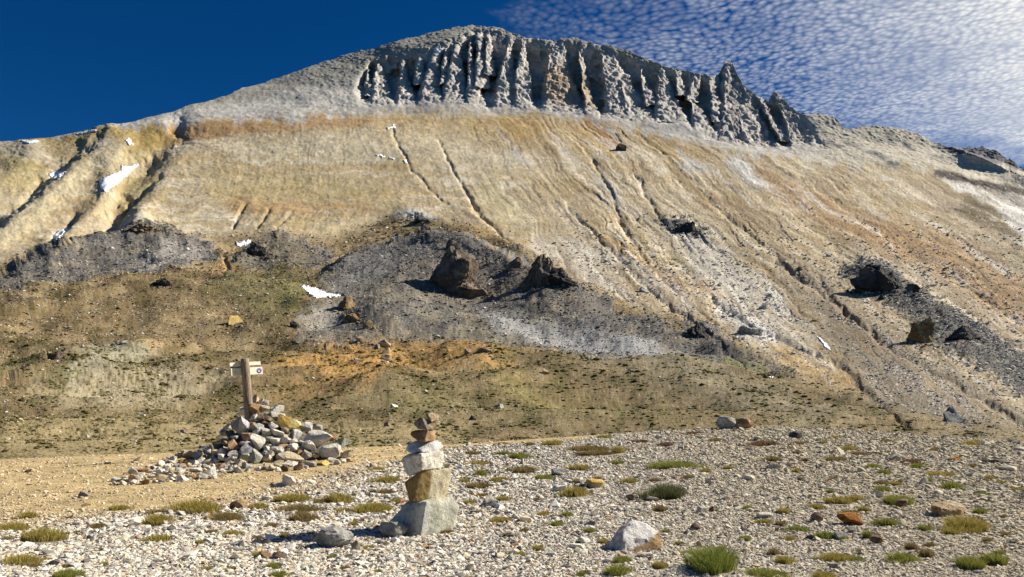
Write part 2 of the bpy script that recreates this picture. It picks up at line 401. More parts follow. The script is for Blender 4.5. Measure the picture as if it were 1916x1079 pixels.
YD = YD + MPP*(cliffz*recz*(60*hgt_+2)*(1-relief)*(.75+.5*np.clip(fbm(PX/30, PY/30, 31.1, 3)+.5, 0, 1)) )
MPP = YD/F

A, B = ab(PX, PY)
P = np.stack([A*YD, YD, CAMZ+B*YD], -1)
def normals(P):
    du = np.gradient(P, axis=1); dv = np.gradient(P, axis=0)
    n = np.cross(dv, du); n /= (np.linalg.norm(n, axis=-1, keepdims=True)+1e-9)
    return n
def nblur(Nn, r):
    return np.stack([blur(blur(Nn[..., k], r, 0), r, 1) for k in range(3)], -1)
Nn = nblur(normals(P), 6); Nn /= np.linalg.norm(Nn, axis=-1, keepdims=True)
if Nn[NR//2, NC//2, 2] < 0: Nn = -Nn

# ---- erosion: gullies and spurs, in pixels of local scale
H = np.zeros(PX.shape)
PHI = np.arctan2(PX-565+wx*.9+16*fbm(PX/120, PY/90, 41.1, 3), PY+251); RHO = np.hypot(PX-565, PY+251)
bigmt = smooth(-10, 20, np.interp(PX, [-200,0,120,260,420,480,620,740,900,1000,1150,1300,1500,1700,1916,2300], [500,490,465,440,445,440,440,400,430,480,560,600,700,770,800,830])*-1 + PY*1.0)*-1+1   # 1 above the hill line
below_cap = smooth(0, 14, PY - np.interp(PX, [-100,0,230,330,520,680,760,900,1000,1100,1180,1280,1400,1540,1650,1916], [200,200,236,229,222,210,206,210,206,222,236,262,280,290,300,345]))
slopeM = bigmt*below_cap
GUL = [([(332,243),(305,275),(280,310),(255,350),(232,385),(218,428)], 22, 10),
 ([(262,306),(240,335),(222,365),(215,395),(218,428)], 13, 7),
 ([(300,330),(262,360),(235,395)], 6, 4),([(285,345),(250,378),(228,405)], 5, 4),
 ([(150,282),(130,305),(95,335),(55,372),(20,398),(-40,440)], 15, 7),([(75,335),(62,362),(45,380)], 6, 5),
 ([(140,408),(118,432),(100,462)], 10, 7),([(0,420),(-60,460)], 10, 6),([(195,250),(170,285),(135,300)], 9, 4),
 ([(735,245),(752,285),(770,318),(800,352),(835,382)], 2.6, 2.4),([(822,262),(838,300),(860,340),(882,372),(890,398),(925,430),(960,462)], 2.8, 3.0),
 ([(880,372),(905,410),(950,450),(1000,490)], 4, 4),([(1110,300),(1150,370),(1165,430),(1210,490)], 4, 3.5),([(1190,330),(1230,400),(1290,470)], 4, 3),
 ([(460,385),(445,405),(437,425)], 4, 3.5),([(505,392),(492,412),(480,430)], 3.5, 3),([(545,400),(532,418),(520,432)], 3.5, 2.5),
 ([(1065,390),(1140,470),(1215,545),(1290,600),(1340,640),(1390,680)], 4.5, 6),([(1140,440),(1210,500),(1290,570),(1380,640)], 3.2, 3),
 ([(1450,488),(1520,530),(1580,585),(1680,660),(1780,715),(1870,765),(1960,810)], 5.5, 7),
 ([(1530,520),(1560,560),(1620,620)], 4, 4),([(1330,560),(1420,620),(1500,650),(1580,690),(1625,740),(1700,800)], 6, 7),
 ([(1350,400),(1420,450),(1470,495)], 4, 3),([(1240,290),(1300,345),(1380,420),(1450,470)], 5, 3),
 ([(1500,330),(1600,400),(1750,500),(1920,610)], 6, 2.5),([(1560,460),(1700,560),(1916,690)], 5, 3),
 ([(420,480),(428,500),(415,515)], 5, 4),([(600,455),(640,470),(625,490)], 5, 3),([(90,650),(105,668),(125,660)], 7, 6)]
gulm = np.zeros(PX.shape); GX_ = PX+wx*.7+1.2*fbm(PX/9, PY/9, 51., 3); GY_ = PY+wy*.9; gvar = np.clip(.85+.9*fbm(PX/40, PY/40, 52., 3), .8, 1.3)
for line, w, d in GUL:
    m = lmask(GX_, GY_, line, w); H -= d*m*gvar; gulm = np.maximum(gulm, m)
SPUR = [([(860,455),(790,520),(730,580),(700,610)], 48, 13),([(262,425),(300,465),(330,500)], 42, 12),([(262,425),(160,460),(40,500)], 24, 7),([(640,655),(760,680),(900,705)], 34, 3.5),
        ([(60,705),(160,680),(240,672)], 26, 3),([(520,450),(560,500),(560,540)], 36, 7),([(1620,500),(1720,570),(1850,670)], 26, 8),([(960,500),(1060,570),(1180,640)], 40, 8),([(30,560),(200,580),(380,570)], 30, 3),
        ([(760,400),(790,410),(800,425)], 22, 6),([(200,262),(160,300),(120,345),(60,400),(0,450)], 30, 12),([(235,275),(205,310),(200,370),(170,410),(100,470)], 22, 9),([(60,290),(20,330),(-40,380)], 30, 9),
        ([(330,290),(290,360),(260,410)], 22, 3),([(1050,380),(1130,470),(1200,540)], 10, 3),([(870,400),(920,440),(975,480)], 9, 5),
        ([(1170,470),(1290,580),(1350,650)], 10, 4),([(1560,560),(1640,640),(1730,720)], 14, 4),([(1600,690),(1560,700)], 9, 3),([(1585,690),(1640,745)], 10, 5)]
for line, w, d in SPUR: H += d*lmask(WX, WY, line, w)
# fine rills running down the fall line
rill = fbm(PHI*70, RHO/160, 1.7, 4, .62); rill2 = fbm(PHI*190, RHO/90, 4.7, 3, .6)
ridged = 1-np.abs(fbm(PHI*34, RHO/200, 9.2, 4, .55))*2
righty = smooth(780, 1250, PX)
rmod = smooth(-.3, .5, fbm(PX/110, PY/80, 4.9, 3))
H += slopeM*(rill*(.30+.9*righty) + rill2*(.12+.4*righty)*rmod - np.clip(ridged-.6, 0, 1)*(.5+4*righty)*rmod)
H += slopeM*(1-righty)*(.5*fbm(PX/10, PY/4, 2.9, 4, .65) + 1.6*fbm(PX/60, PY/25, 2.4, 3))
H += slopeM*(.16+.45*righty)*fbm(PX/4.2, PY/3.4, 95., 3, .7)
H += (1-slopeM)*(1-cliffz)*(1-below_cap)*.5*fbm(PX/9, PY/5, 6.9, 3)
# sculpted foot of the ochre slope
foot = pmask(WX, WY, [(430,385),(600,385),(700,400),(640,440),(420,440)], 14)
H += foot*.7*fbm((PX+PY*.7)/13, PY/70, 5.2, 3)
# world-space octaves
dist = YD
X_, Y_, Z_ = P[..., 0], P[..., 1], P[..., 2]
hillz = (1-bigmt)
def octv(Lm): return pn(X_/Lm+3.1, Y_/Lm+7.7, Z_/Lm)
D = np.zeros(PX.shape)
for Lm, am in ((90, 5), (40, 2.2), (18, 1.0), (8, .5), (4, .28), (2, .16), (1, .08)):
    vis = smooth(1.2, 3.0, Lm/(MPP*1.45*2.2)) * np.clip((dist/(Lm*4.0))**1.3, 0, 1)
    kk = (.30 + .0*hillz)*slopeM + 1.1*hillz*np.clip(140/dist, .35, 1) + .7*(1-below_cap)
    D += am*octv(Lm)*vis*(kk*(1 if Lm > 5 else .55) + hillz*(.8 if 5 < Lm < 30 else .25 if Lm > 30 else 0))
rug = cliffz*(.3+.7*hgt_)
wq = 2.5*pn(X_/14, Y_/14, Z_/14)
rk = sum(am*pn(X_/Lm+1.1, Y_/Lm+2.7, Z_/Lm) for Lm, am in ((20, .8), (10, .6), (5.5, .6), (3, .6), (1.7, .5)))
led = ((Z_+wq*2)/9.0) % 1.0; rk = rk + .7*(led-.5)*(1+pn(X_/25, Y_/25, 7.7)) + .8*np.abs(pn(X_/7., Y_/7., Z_/14.))
blk = np.floor(3*pn(X_/9., Y_/9., Z_/6.)+.5)/3; rk = rk + .45*blk
for Lm, am in ((16, 1.6), (8, 1.1), (4, .7)):
    rk = rk - am*np.clip(1-3.2*np.abs(pn(X_/Lm+5.5+wq*.1, Y_/Lm+8.8, Z_/(Lm*2.6))), 0, 1)
D += rug*rk
# rocky roughness on the dark hills and crest
capr = (1-below_cap)*(1-cliffz)*smooth(420, 700, PX)*smooth(160, 60, PY - ysk[None, :])
D += capr*.8*np.maximum(octv(3.0), 0)**1
farr = pmask(WX, WY, [(1745,262),(1780,266),(1860,270),(1925,318),(1925,326),(1870,306),(1820,292),(1780,284)], 4)
D += farr*rk*.45
DARK = np.zeros(PX.shape)
DX, DY = PX+wx*1.6+10*fbm(PX/50, PY/30, 61., 5, .7), PY+wy*1.2+6*fbm(PX/50, PY/30, 62., 5, .7)
for pl, sft in (([(-60,520),(0,500),(60,482),(165,455),(230,434),(285,419),(330,432),(412,458),(400,478),(330,500),(200,530),(60,548),(-60,560)], 7),
             ([(430,492),(455,465),(520,445),(590,447),(625,465),(600,500),(520,500)], 10),
             ([(600,520),(640,480),(740,443),(800,436),(870,446),(930,474),(1000,505),(1090,540),(1180,585),(1300,620),(1420,670),(1470,700),(1300,692),(1150,680),(1000,655),(880,640),(740,632),(560,622),(560,600),(640,572),(600,550)], 14),
             ([(1570,505),(1600,492),(1660,496),(1720,540),(1800,580),(1916,655),(1960,720),(1916,740),(1850,700),(1760,650),(1700,600),(1640,560)], 12),
             ([(1205,405),(1290,408),(1340,445),(1290,438)], 7),([(1280,606),(1330,604),(1400,670),(1340,662)], 8)):
    DARK = np.maximum(DARK, pmask(DX, DY, pl, sft*1.5))
DARK = smooth(.25, .75, DARK + 1.6*fbm(PX/16, PY/8, 91., 4, .7)*4*DARK*(1-DARK)*.5)
# lumpy boulder texture
lump = fbm(PX/8., PY/2.8, .3, 3, .7)
midz = smooth(560, 640, PY)
H += DARK*(1.0*np.abs(lump) + 3.0*fbm(PX/38, PY/20, .9, 4)) + (1-DARK)*hillz*(.5*lump*(1-midz*.5)+ 2.2*fbm(PX/70, PY/26, 3.3, 3))
SCALEH = MPP*smooth(860, 790, PY)
P = P + Nn*(H*SCALEH + D*smooth(860, 700, PY))[..., None]

# ---- albedo painted per material zone
C = np.zeros(PX.shape+(3,)); C[:] = (.47, .39, .26)
def paint(m, c, k=1.0):
    global C
    m = (m*k)[..., None]; C = C*(1-m) + np.array(c)*m
nb = fbm(PX/60, PY/35, 5.5, 5, .6)
# strata: run along the contour, sagging to the right
strat = PY + 9*fbm(PX/70, PY/45, 43.1, 4, .6) - (.00016*(PX-760)**2)*1.0*np.where(PX > 760, 1.4, .45) + 4*fbm(PX/120, PY/60, 3.7, 3)
sb = fbm(strat/9., PX/420., 2.2, 4, .6)
lgm = smooth(-.5, .5, fbm(PX/130, PY/50, 44.4, 4))
paint(slopeM*smooth(-.05, .5, sb)*lgm, (.67, .61, .49), .8)
paint(slopeM*smooth(.0, .6, -sb)*(1-.6*lgm), (.42, .305, .155), .75)
paint(slopeM*smooth(.1, .7, nb), (.40, .30, .14), .6)
fine = fbm(PX/9, PY/3.2, 3.3, 3, .6)
paint(slopeM*smooth(.1, .6, fine), (.40, .31, .18), .5)
# named tints
Z = [
 ([(60,262),(150,250),(230,240),(330,232),(330,262),(290,270),(240,300),(200,262),(140,275),(90,272)], 9, (.36,.26,.09), .85),
 ([(90,262),(140,285),(170,300),(150,330),(120,300),(100,290)], 8, (.33,.25,.11), .6),
 ([(0,290),(70,300),(95,340),(40,360),(0,370)], 16, (.38,.31,.14), .7),
 ([(0,266),(60,266),(100,300),(60,310),(0,290)], 9, (.45,.40,.30), .7),
 ([(160,300),(235,275),(240,300),(190,325),(110,390),(0,470),(0,400),(80,360)], 16, (.55,.48,.32), .75),
 ([(100,470),(150,420),(195,370),(215,400),(190,440),(120,470)], 10, (.60,.50,.32), .6),
 ([(215,350),(270,310),(300,330),(270,370),(230,410)], 9, (.36,.28,.12), .7),
 ([(262,240),(330,236),(335,258),(300,300),(262,300)], 10, (.33,.235,.08), .7),
 ([(300,232),(420,224),(640,216),(700,212),(700,234),(560,244),(420,254),(330,262)], 8, (.37,.225,.10), .85),
 ([(690,208),(760,206),(860,220),(1000,215),(1010,250),(940,290),(820,262),(720,275),(690,250)], 12, (.46,.31,.12), .6),
 ([(930,212),(1130,228),(1170,270),(1150,292),(1060,282),(960,260)], 12, (.44,.29,.11), .6),
 ([(1090,218),(1135,232),(1165,275),(1130,270)], 8, (.32,.16,.06), .75),
 ([(1190,240),(1290,262),(1340,300),(1260,300),(1200,270)], 10, (.42,.29,.13), .7),
 ([(1240,300),(1340,350),(1440,420),(1400,430),(1290,370)], 14, (.38,.27,.14), .6),
 ([(700,235),(860,240),(1000,300),(900,330),(760,300),(600,300),(420,290),(420,262)], 22, (.62,.56,.43), .5),
 ([(380,330),(560,320),(700,340),(760,380),(600,372),(400,380)], 22, (.47,.37,.18), .55),
 ([(420,370),(640,380),(720,395),(560,400),(430,400)], 7, (.44,.28,.13), .65),
 ([(580,430),(690,410),(740,425),(735,445),(680,460),(620,458)], 9, (.52,.42,.26), .9),
 ([(690,400),(760,392),(850,410),(880,440),(840,440),(760,410)], 8, (.30,.25,.15), .7),
 ([(740,405),(790,398),(820,415),(800,442),(750,440)], 8, (.56,.55,.53), .9),
 ([(690,210),(720,203),(800,200),(1000,206),(990,214),(760,210)], 4, (.5,.47,.4), .5),
 ([(920,330),(1010,420),(1000,440),(930,410),(880,350)], 16, (.50,.45,.28), .6),
 ([(850,430),(880,428),(940,455),(980,478),(960,482),(900,462)], 5, (.50,.31,.09), .95),
 ([(870,448),(960,475),(1010,500),(960,500),(890,470)], 6, (.56,.53,.44), .85),
 ([(1000,430),(1100,490),(1240,600),(1180,580),(1060,510),(990,470)], 12, (.50,.45,.38), .7),
 ([(1130,440),(1180,460),(1240,505),(1290,545),(1280,555),(1200,510)], 7, (.42,.27,.11), .85),
 ([(1110,545),(1160,560),(1240,590),(1330,600),(1290,612),(1200,605)], 7, (.46,.32,.13), .8),
 ([(1260,420),(1340,470),(1440,560),(1560,690),(1500,660),(1400,600),(1300,520)], 16, (.57,.54,.48), .75),
 ([(1310,520),(1350,545),(1380,580),(1430,620),(1400,622),(1340,575)], 7, (.42,.26,.12), .8),
 ([(1330,545),(1400,590),(1480,640),(1420,640),(1350,600)], 9, (.66,.64,.60), .8),
 ([(1360,605),(1420,600),(1450,630),(1400,632)], 9, (.62,.61,.59), .8),
 ([(1440,640),(1540,690),(1650,755),(1560,735),(1480,690)], 7, (.46,.31,.13), .8),
 ([(1565,700),(1590,695),(1655,752),(1610,742)], 5, (.42,.27,.09), .9),
 ([(1380,420),(1520,500),(1680,620),(1860,720),(1916,790),(1800,740),(1620,640),(1480,530)], 18, (.34,.28,.19), .7),
 ([(1450,490),(1580,590),(1750,700),(1740,760),(1600,650),(1480,540)], 14, (.27,.225,.15), .6),
 ([(1530,560),(1640,680),(1800,780),(1916,830),(1700,810),(1600,720)], 12, (.21,.18,.13), .7),
 ([(1480,450),(1590,480),(1700,520),(1850,600),(1960,680),(1916,690),(1760,570),(1620,500)], 10, (.54,.46,.35), .7),
 ([(1400,300),(1520,350),(1640,400),(1800,440),(1960,540),(1960,650),(1840,580),(1700,500),(1540,430),(1440,360)], 22, (.34,.22,.11), .85),
 ([(1560,380),(1760,460),(1900,560),(1900,600),(1740,510),(1600,430)], 14, (.37,.22,.09), .6),
 ([(1640,330),(1780,360),(1880,420),(1940,480),(1900,470),(1760,400)], 14, (.42,.34,.25), .8),
 ([(1800,365),(1860,385),(1900,440),(1910,470),(1850,430),(1800,400)], 9, (.17,.13,.07), .9),
 ([(1760,334),(1860,352),(1930,370),(1930,470),(1895,430),(1870,385),(1800,360)], 5, (.70,.67,.62), .95),
 ([(1350,300),(1400,345),(1440,350),(1380,290)], 10, (.52,.52,.52), .8),
 ([(1260,270),(1300,300),(1340,330),(1290,320)], 10, (.52,.52,.52), .7),
 ([(930,240),(960,280),(1000,310),(960,300)], 12, (.52,.50,.46), .7),
 ([(1030,250),(1060,290),(1090,310),(1050,290)], 9, (.5,.48,.43), .6),
 ([(1130,225),(1180,285),(1200,300),(1160,270)], 6, (.56,.54,.50), .7),
 ([(1110,320),(1160,350),(1170,390),(1120,370)], 10, (.42,.40,.36), .6),
]
for pl, sft, c, k in Z: paint(pmask(WX2*.5+WX*.5, WY2*.5+WY*.5, pl, sft), c, k)
# streaks of scree down the fall line
st1 = fbm(PHI*95, RHO/170, 2.4, 4, .6); st2 = fbm(PHI*60, RHO/240, 6.4, 4, .6)
rz = slopeM*smooth(850, 1200, PX)
C = C*(1 + rz[..., None]*(.42*st1+.30*st2*smooth(300, 450, PY))[..., None])
paint(rz*smooth(.35, .8, st1+.5*nb), (.60, .58, .53), .6)
paint(rz*smooth(.25, .7, st2)*smooth(380, 520, PY), (.22, .185, .13), .6)
paint(rz*smooth(.3, .7, -st1)*smooth(420, 560, PY), (.30, .21, .11), .6)
paint(slopeM*(1-righty)*smooth(.25, .8, st2), (.42, .33, .17), .3)
paint(slopeM*np.clip(ridged-.6, 0, 1)*2*righty, (.24, .17, .10), .7)
br_ = fbm(PX/17, PY/10, 45.5, 4, .65); C = C*(1+slopeM[..., None]*.16*br_[..., None])
for pl, sft, c, k in (([(1480,570),(1560,545),(1700,640),(1930,775),(1930,860),(1700,820),(1600,740)], 26, (.17,.14,.105), .7),
    ([(1230,505),(1300,560),(1400,640),(1470,690),(1380,680),(1290,610)], 12, (.25,.19,.12), .6), ([(1440,480),(1560,520),(1690,640),(1580,620),(1480,540)], 16, (.25,.20,.14), .65),
    ([(1500,470),(1640,490),(1760,560),(1960,690),(1960,640),(1740,500),(1600,450)], 12, (.50,.43,.32), .6), ([(1010,420),(1140,460),(1300,560),(1400,620),(1330,600),(1180,520),(1060,470)], 18, (.50,.48,.45), .55),
    ([(1150,380),(1260,400),(1420,500),(1540,620),(1440,590),(1300,480)], 20, (.50,.47,.43), .5)):
    paint(pmask(WX2, WY2, pl, sft)*np.clip(.75+.8*st1, 0, 1), c, k)
# pale cap rock
cap = 1-smooth(-9, 9, (PY+1.5*wy+13*fbm(PX/15, PY/90, 81., 4, .6)) - np.interp(PX, [-100,0,120,230,330,520,680,760,900,1000,1100,1180,1280,1400,1540,1650,1760,1916,2300], [235,240,248,240,230,222,208,204,208,204,222,236,264,286,300,308,322,345,420]))
paint(cap, (.50, .475, .435))
paint(cap*smooth(0, .6, fbm(PX/40, PY/12, 1.9, 5, .65)), (.37, .36, .335), .8)
green = cap*smooth(1500, 1200, PX)*smooth(-4, 8, np.interp(PX, [200,330,500,680,760,830,900,1100,1250,1350], [238,212,182,150,115,92,72,92,128,150])+4*fbm(PX/20, PY/9, 4.1, 3) - PY)
paint(green, (.33, .315, .265), .85)
paint(cap*smooth(1490, 1560, PX), (.56, .51, .41), .9)
paint(cap*smooth(1490, 1560, PX)*smooth(.1, .5, fbm(PX/12, PY/5, 8.1, 4, .6)), (.42, .36, .26), .6)
rockc = np.clip(cliffz*(.35+cover), 0, 1)
paint(rockc, (.47, .435, .395), .95)
paint(rockc*smooth(.0, .6, fbm(X_/16, Z_/9, 2.2, 5, .6)), (.33, .305, .275), .6)
paint(rockc*pmask(WX, WY, [(1010,130),(1060,115),(1110,150),(1120,205),(1020,185)], 14), (.42, .31, .21), .8)
basel = cliffz*smooth(-34, -4, PY - np.interp(PX, [680,760,900,1000,1110,1240,1330,1400,1540], [198,198,206,206,224,238,262,284,282]))
paint(basel*smooth(-.3, .4, fbm(PX/14, PY/18, 7.4, 3)), (.54, .515, .47), .8)
paint(farr, (.13, .13, .15), .95)
paint(pmask(WX, WY, [(1655,240),(1700,242),(1740,262),(1730,275),(1690,262)], 5)*smooth(.0, .4, fbm(PX/8, PY/4, 3.1, 3)), (.13, .13, .13), .9)
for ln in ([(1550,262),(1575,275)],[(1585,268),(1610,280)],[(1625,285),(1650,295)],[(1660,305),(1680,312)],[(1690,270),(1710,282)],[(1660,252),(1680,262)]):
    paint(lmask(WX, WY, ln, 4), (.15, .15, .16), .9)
paint(pmask(PX+wx*.5, PY+wy*.5, [(1746,320),(1790,323),(1815,333),(1860,336),(1912,342),(1935,352),(1925,366),(1880,358),(1845,348),(1800,338),(1750,331)], 3), (.055,.045,.04), .95)  # near-black ledge rock, with the shade under its overhang painted in
# hills and lower ground
olive = hillz*(1-DARK)
paint(olive, (.195, .142, .074))
n2 = fbm(PX/50, PY/16, 4.3, 5, .6)
paint(olive*smooth(.0, .6, n2), (.10, .08, .032), .85)
paint(olive*smooth(.1, .7, -n2), (.29, .225, .125), .7)
paint(DARK, (.122, .112, .10))
paint(DARK*smooth(.0, .5, fbm(PX/22, PY/9, 9.3, 5, .65)), (.115, .11, .107), .8)
paint(DARK*smooth(.15, .7, fbm(PX/60, PY/18, 1.3, 5, .6)), (.24, .20, .145), .6)
paint(DARK*smooth(1180, 900, PX)*smooth(470, 620, PY)*smooth(.1,.8, .5+n2), (.25, .21, .14), .5)
Z2 = [
 ([(300,450),(415,458),(400,480),(330,505),(250,510)], 12, (.36,.33,.29), .7),
 ([(640,470),(740,443),(840,445),(800,480),(700,520),(610,545)], 14, (.11,.108,.108), .8),
 ([(440,475),(520,450),(590,455),(600,480),(520,495)], 12, (.17,.14,.09), .7),
 ([(890,560),(1000,590),(1160,620),(1300,660),(1200,668),(1050,640),(920,610)], 14, (.33,.33,.33), .75),
 ([(560,590),(620,560),(640,590),(600,612)], 9, (.33,.31,.28), .7),
 ([(420,500),(560,500),(580,560),(500,590),(380,560)], 22, (.14,.125,.05), .7),
 ([(520,545),(575,545),(560,585),(520,580)], 12, (.17,.18,.04), .4),
 ([(395,500),(425,470),(440,480),(420,510),(400,520)], 5, (.38,.25,.12), .8),
 ([(560,650),(640,635),(740,640),(880,662),(960,690),(860,690),(760,700),(700,720),(630,725),(540,720),(600,700),(470,680)], 20, (.48,.275,.09), .95),
 ([(480,690),(560,700),(640,720),(560,740),(470,720)], 15, (.30,.2,.09), .6),
 ([(110,690),(165,655),(240,645),(300,650),(260,680),(140,705)], 13, (.34,.33,.25), .7),
 ([(210,640),(300,635),(350,632),(340,648),(260,650)], 6, (.42,.30,.16), .8),
 ([(60,720),(200,690),(330,680),(420,700),(340,740),(200,750)], 24, (.40,.345,.235), .75),
 ([(0,640),(60,655),(100,675),(60,690),(0,700)], 12, (.18,.17,.06), .7),
 ([(70,690),(95,660),(98,680),(60,700)], 6, (.46,.36,.18), .8),
 ([(0,770),(200,760),(500,780),(860,790),(900,840),(500,850),(0,868)], 22, (.36,.285,.15), .8),
 ([(650,740),(820,730),(1050,760),(1350,780),(1100,790),(800,780)], 22, (.20,.175,.08), .7),
 ([(1080,660),(1300,690),(1600,780),(1500,790),(1300,740),(1100,700)], 22, (.24,.21,.15), .7),
 ([(900,690),(1050,730),(1300,770),(1200,780),(960,740)], 18, (.22,.185,.06), .6),
 ([(1330,660),(1440,680),(1420,700),(1350,690)], 10, (.18,.18,.07), .7),
]
for pl, sft, c, k in Z2: paint(pmask(WX2, WY2, pl, sft), c, k*1.0)
# tufts of low growth seen as dark speckle, pale stones as light speckle
sp = fbm(PX/6.5, PY/2.2, 11.1, 2, .6)
veg = olive*smooth(600, 680, PY)
paint(veg*smooth(.05, .35, sp+.35*n2), (.105, .095, .035), .85)
paint(olive*smooth(.55, .7, fbm(PX/3.5, PY/2.2, 14.1, 2)), (.45, .40, .30), .5)
paint(DARK*smooth(.45, .7, fbm(PX/3.2, PY/2.4, 15.1, 2)), (.36, .34, .30), .6)
paint(rz*smooth(.5, .7, fbm(PX/4, PY/3, 16.1, 2)+.25*st1), (.68, .66, .62), .7)
C = C*(1+.13*fbm(PX/5, PY/3.5, 17.1, 3, .7)[..., None])
C = C*(1-.13*slopeM-.10*(1-below_cap)*(1-cliffz))[..., None]
C = np.clip(C, .02, .75)
# back of the ridge
back = []; bc = []
for k in range(1, 16):
    dk = 3.0*k**1.7
    q = P[0].copy(); s_ = q[:, :2]/np.linalg.norm(q[:, :2], axis=1)[:, None]
    q[:, 0] += s_[:, 0]*dk; q[:, 1] += s_[:, 1]*dk; q[:, 2] -= dk*.12+ .0016*dk*dk*.5
    back.append(q); bc.append(C[0])
FP = np.concatenate([np.array(back[::-1]), P], 0); FC = np.concatenate([np.array(bc[::-1]), C], 0)
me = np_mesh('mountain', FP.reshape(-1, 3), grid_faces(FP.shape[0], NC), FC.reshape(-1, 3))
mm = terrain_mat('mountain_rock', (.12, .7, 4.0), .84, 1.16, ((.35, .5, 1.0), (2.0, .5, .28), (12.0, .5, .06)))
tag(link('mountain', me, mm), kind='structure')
print('mountain', len(me.vertices))

def mpt(px, py):
    j = np.clip(np.searchsorted(pxs, px)-1, 0, NC-2); u = (px-pxs[j])/(pxs[j+1]-pxs[j])
    colP = P[:, j]*(1-u) + P[:, j+1]*u
    _, yy = invpix(colP[:, 0], colP[:, 1], colP[:, 2])
    # nearest visible row: last (lowest) crossing
    yy2 = yy[::-1]; cr = np.nonzero(yy2 <= py)[0]
    i = NR-1-(cr[0] if len(cr) else NR-2)
    i = int(np.clip(i, 0, NR-2))
    t = np.clip((py-yy[i])/(yy[i+1]-yy[i]+1e-9), 0, 1)
    p = colP[i]*(1-t)+colP[i+1]*t
    return Vector(p), p[1]/F, Vector(Nn[i, j])

# ================================================================== ROCKS
ICO = {}
def ico(n):
    if n not in ICO:
        b = bmesh.new(); bmesh.ops.create_icosphere(b, subdivisions=n, radius=1)
        ICO[n] = (np.array([v.co[:] for v in b.verts]), np.array([[v.index for v in f.verts] for f in b.faces])); b.free()
    return ICO[n]
def rock_geo(seed, dims, n=3, planes=11, rough=.04, cut=(.45, .85)):
    r = np.random.default_rng(seed); V, Fc = ico(n); V = V.copy()
    for k in range(planes):
        nv = r.normal(size=3); nv /= np.linalg.norm(nv); d = r.uniform(*cut)
        o = V@nv-d; V -= np.maximum(o, 0)[:, None]*nv
    V += V*(rough*fbm(V[:, 0]*2+seed, V[:, 1]*2, V[:, 2]*2, 3, .6))[:, None]*2
    if n >= 5:
        e_ = sum(a2*(np.abs(pn(V[:, 0]*f2+seed, V[:, 1]*f2, V[:, 2]*f2))*-1+.3) for f2, a2 in ((3, .12), (6, .09), (12, .06), (24, .03)))
        e_ = e_ + .10*np.floor(3*pn(V[:, 0]*4, V[:, 1]*4+seed, V[:, 2]*3)+.5)/3
        V += V*e_[:, None]
    V -= (V.max(0)+V.min(0))/2; V /= (V.max(0)-V.min(0))
    return V*np.array(dims), Fc
def rock_obj(name, seed, pos, dims, mat, rotz=0, sink=.15, n=3, tilt=0, **kw):
    tp = kw.pop('taper', 0); V, Fc = rock_geo(seed, dims, n, **kw)
    if tp: q_ = 1+tp*(-V[:, 2:3]/dims[2]); V[:, :2] *= q_
    M = np.array(Matrix.Rotation(rotz, 3, 'Z') @ Matrix.Rotation(tilt, 3, 'Y')); V = V@M.T
    V[:, 2] -= V[:, 2].min() + dims[2]*sink
    me = np_mesh(name, V, Fc); me.set_sharp_from_angle(angle=math.radians(28))
    return link(name, me, RM[mat] if isinstance(mat, str) else mat, None, pos)
def hull_obj(name, pts, Yc, mat, rough=.006, seed=0):
    """stone from corner points given as (px, py, depth offset in metres)"""
    b = bmesh.new(); W = []
    for x, y, d in pts:
        a_, b_ = ab(x, y); t = Yc+d; W.append(Vector((a_*t, t, CAMZ+b_*t)))
    c = sum(W, Vector())/len(W); base = Vector((c.x, c.y, min(w.z for w in W)))
    for w in W: b.verts.new(w-base)
    res = bmesh.ops.convex_hull(b, input=b.verts)
    bmesh.ops.delete(b, geom=list({g for g in res['geom_interior']+res['geom_unused'] if isinstance(g, bmesh.types.BMVert)}), context='VERTS')
    bmesh.ops.triangulate(b, faces=b.faces)
    for cyc in range(4):
        long = [e for e in b.edges if e.calc_length() > .028]
        if not long: break
        bmesh.ops.subdivide_edges(b, edges=long, cuts=1, use_grid_fill=False)
        bmesh.ops.triangulate(b, faces=[f for f in b.faces if len(f.verts) > 3])
    bmesh.ops.smooth_vert(b, verts=b.verts, factor=.35, use_axis_x=True, use_axis_y=True, use_axis_z=True)
    b.normal_update()
    for v in b.verts:
        p = v.co*9+Vector((seed*3.1, 0, 0)); v.co += v.normal*(rough*(mnoise.noise(p)*1.6+mnoise.noise(p*3)*.8 + .5*mnoise.noise(p*7)))
    bmesh.ops.recalc_face_normals(b, faces=b.faces)
    me = bpy.data.meshes.new(name); b.to_mesh(me); b.free()
    for p in me.polygons: p.use_smooth = True
    me.set_sharp_from_angle(angle=math.radians(32))
    return link(name, me, RM[mat], None, base)

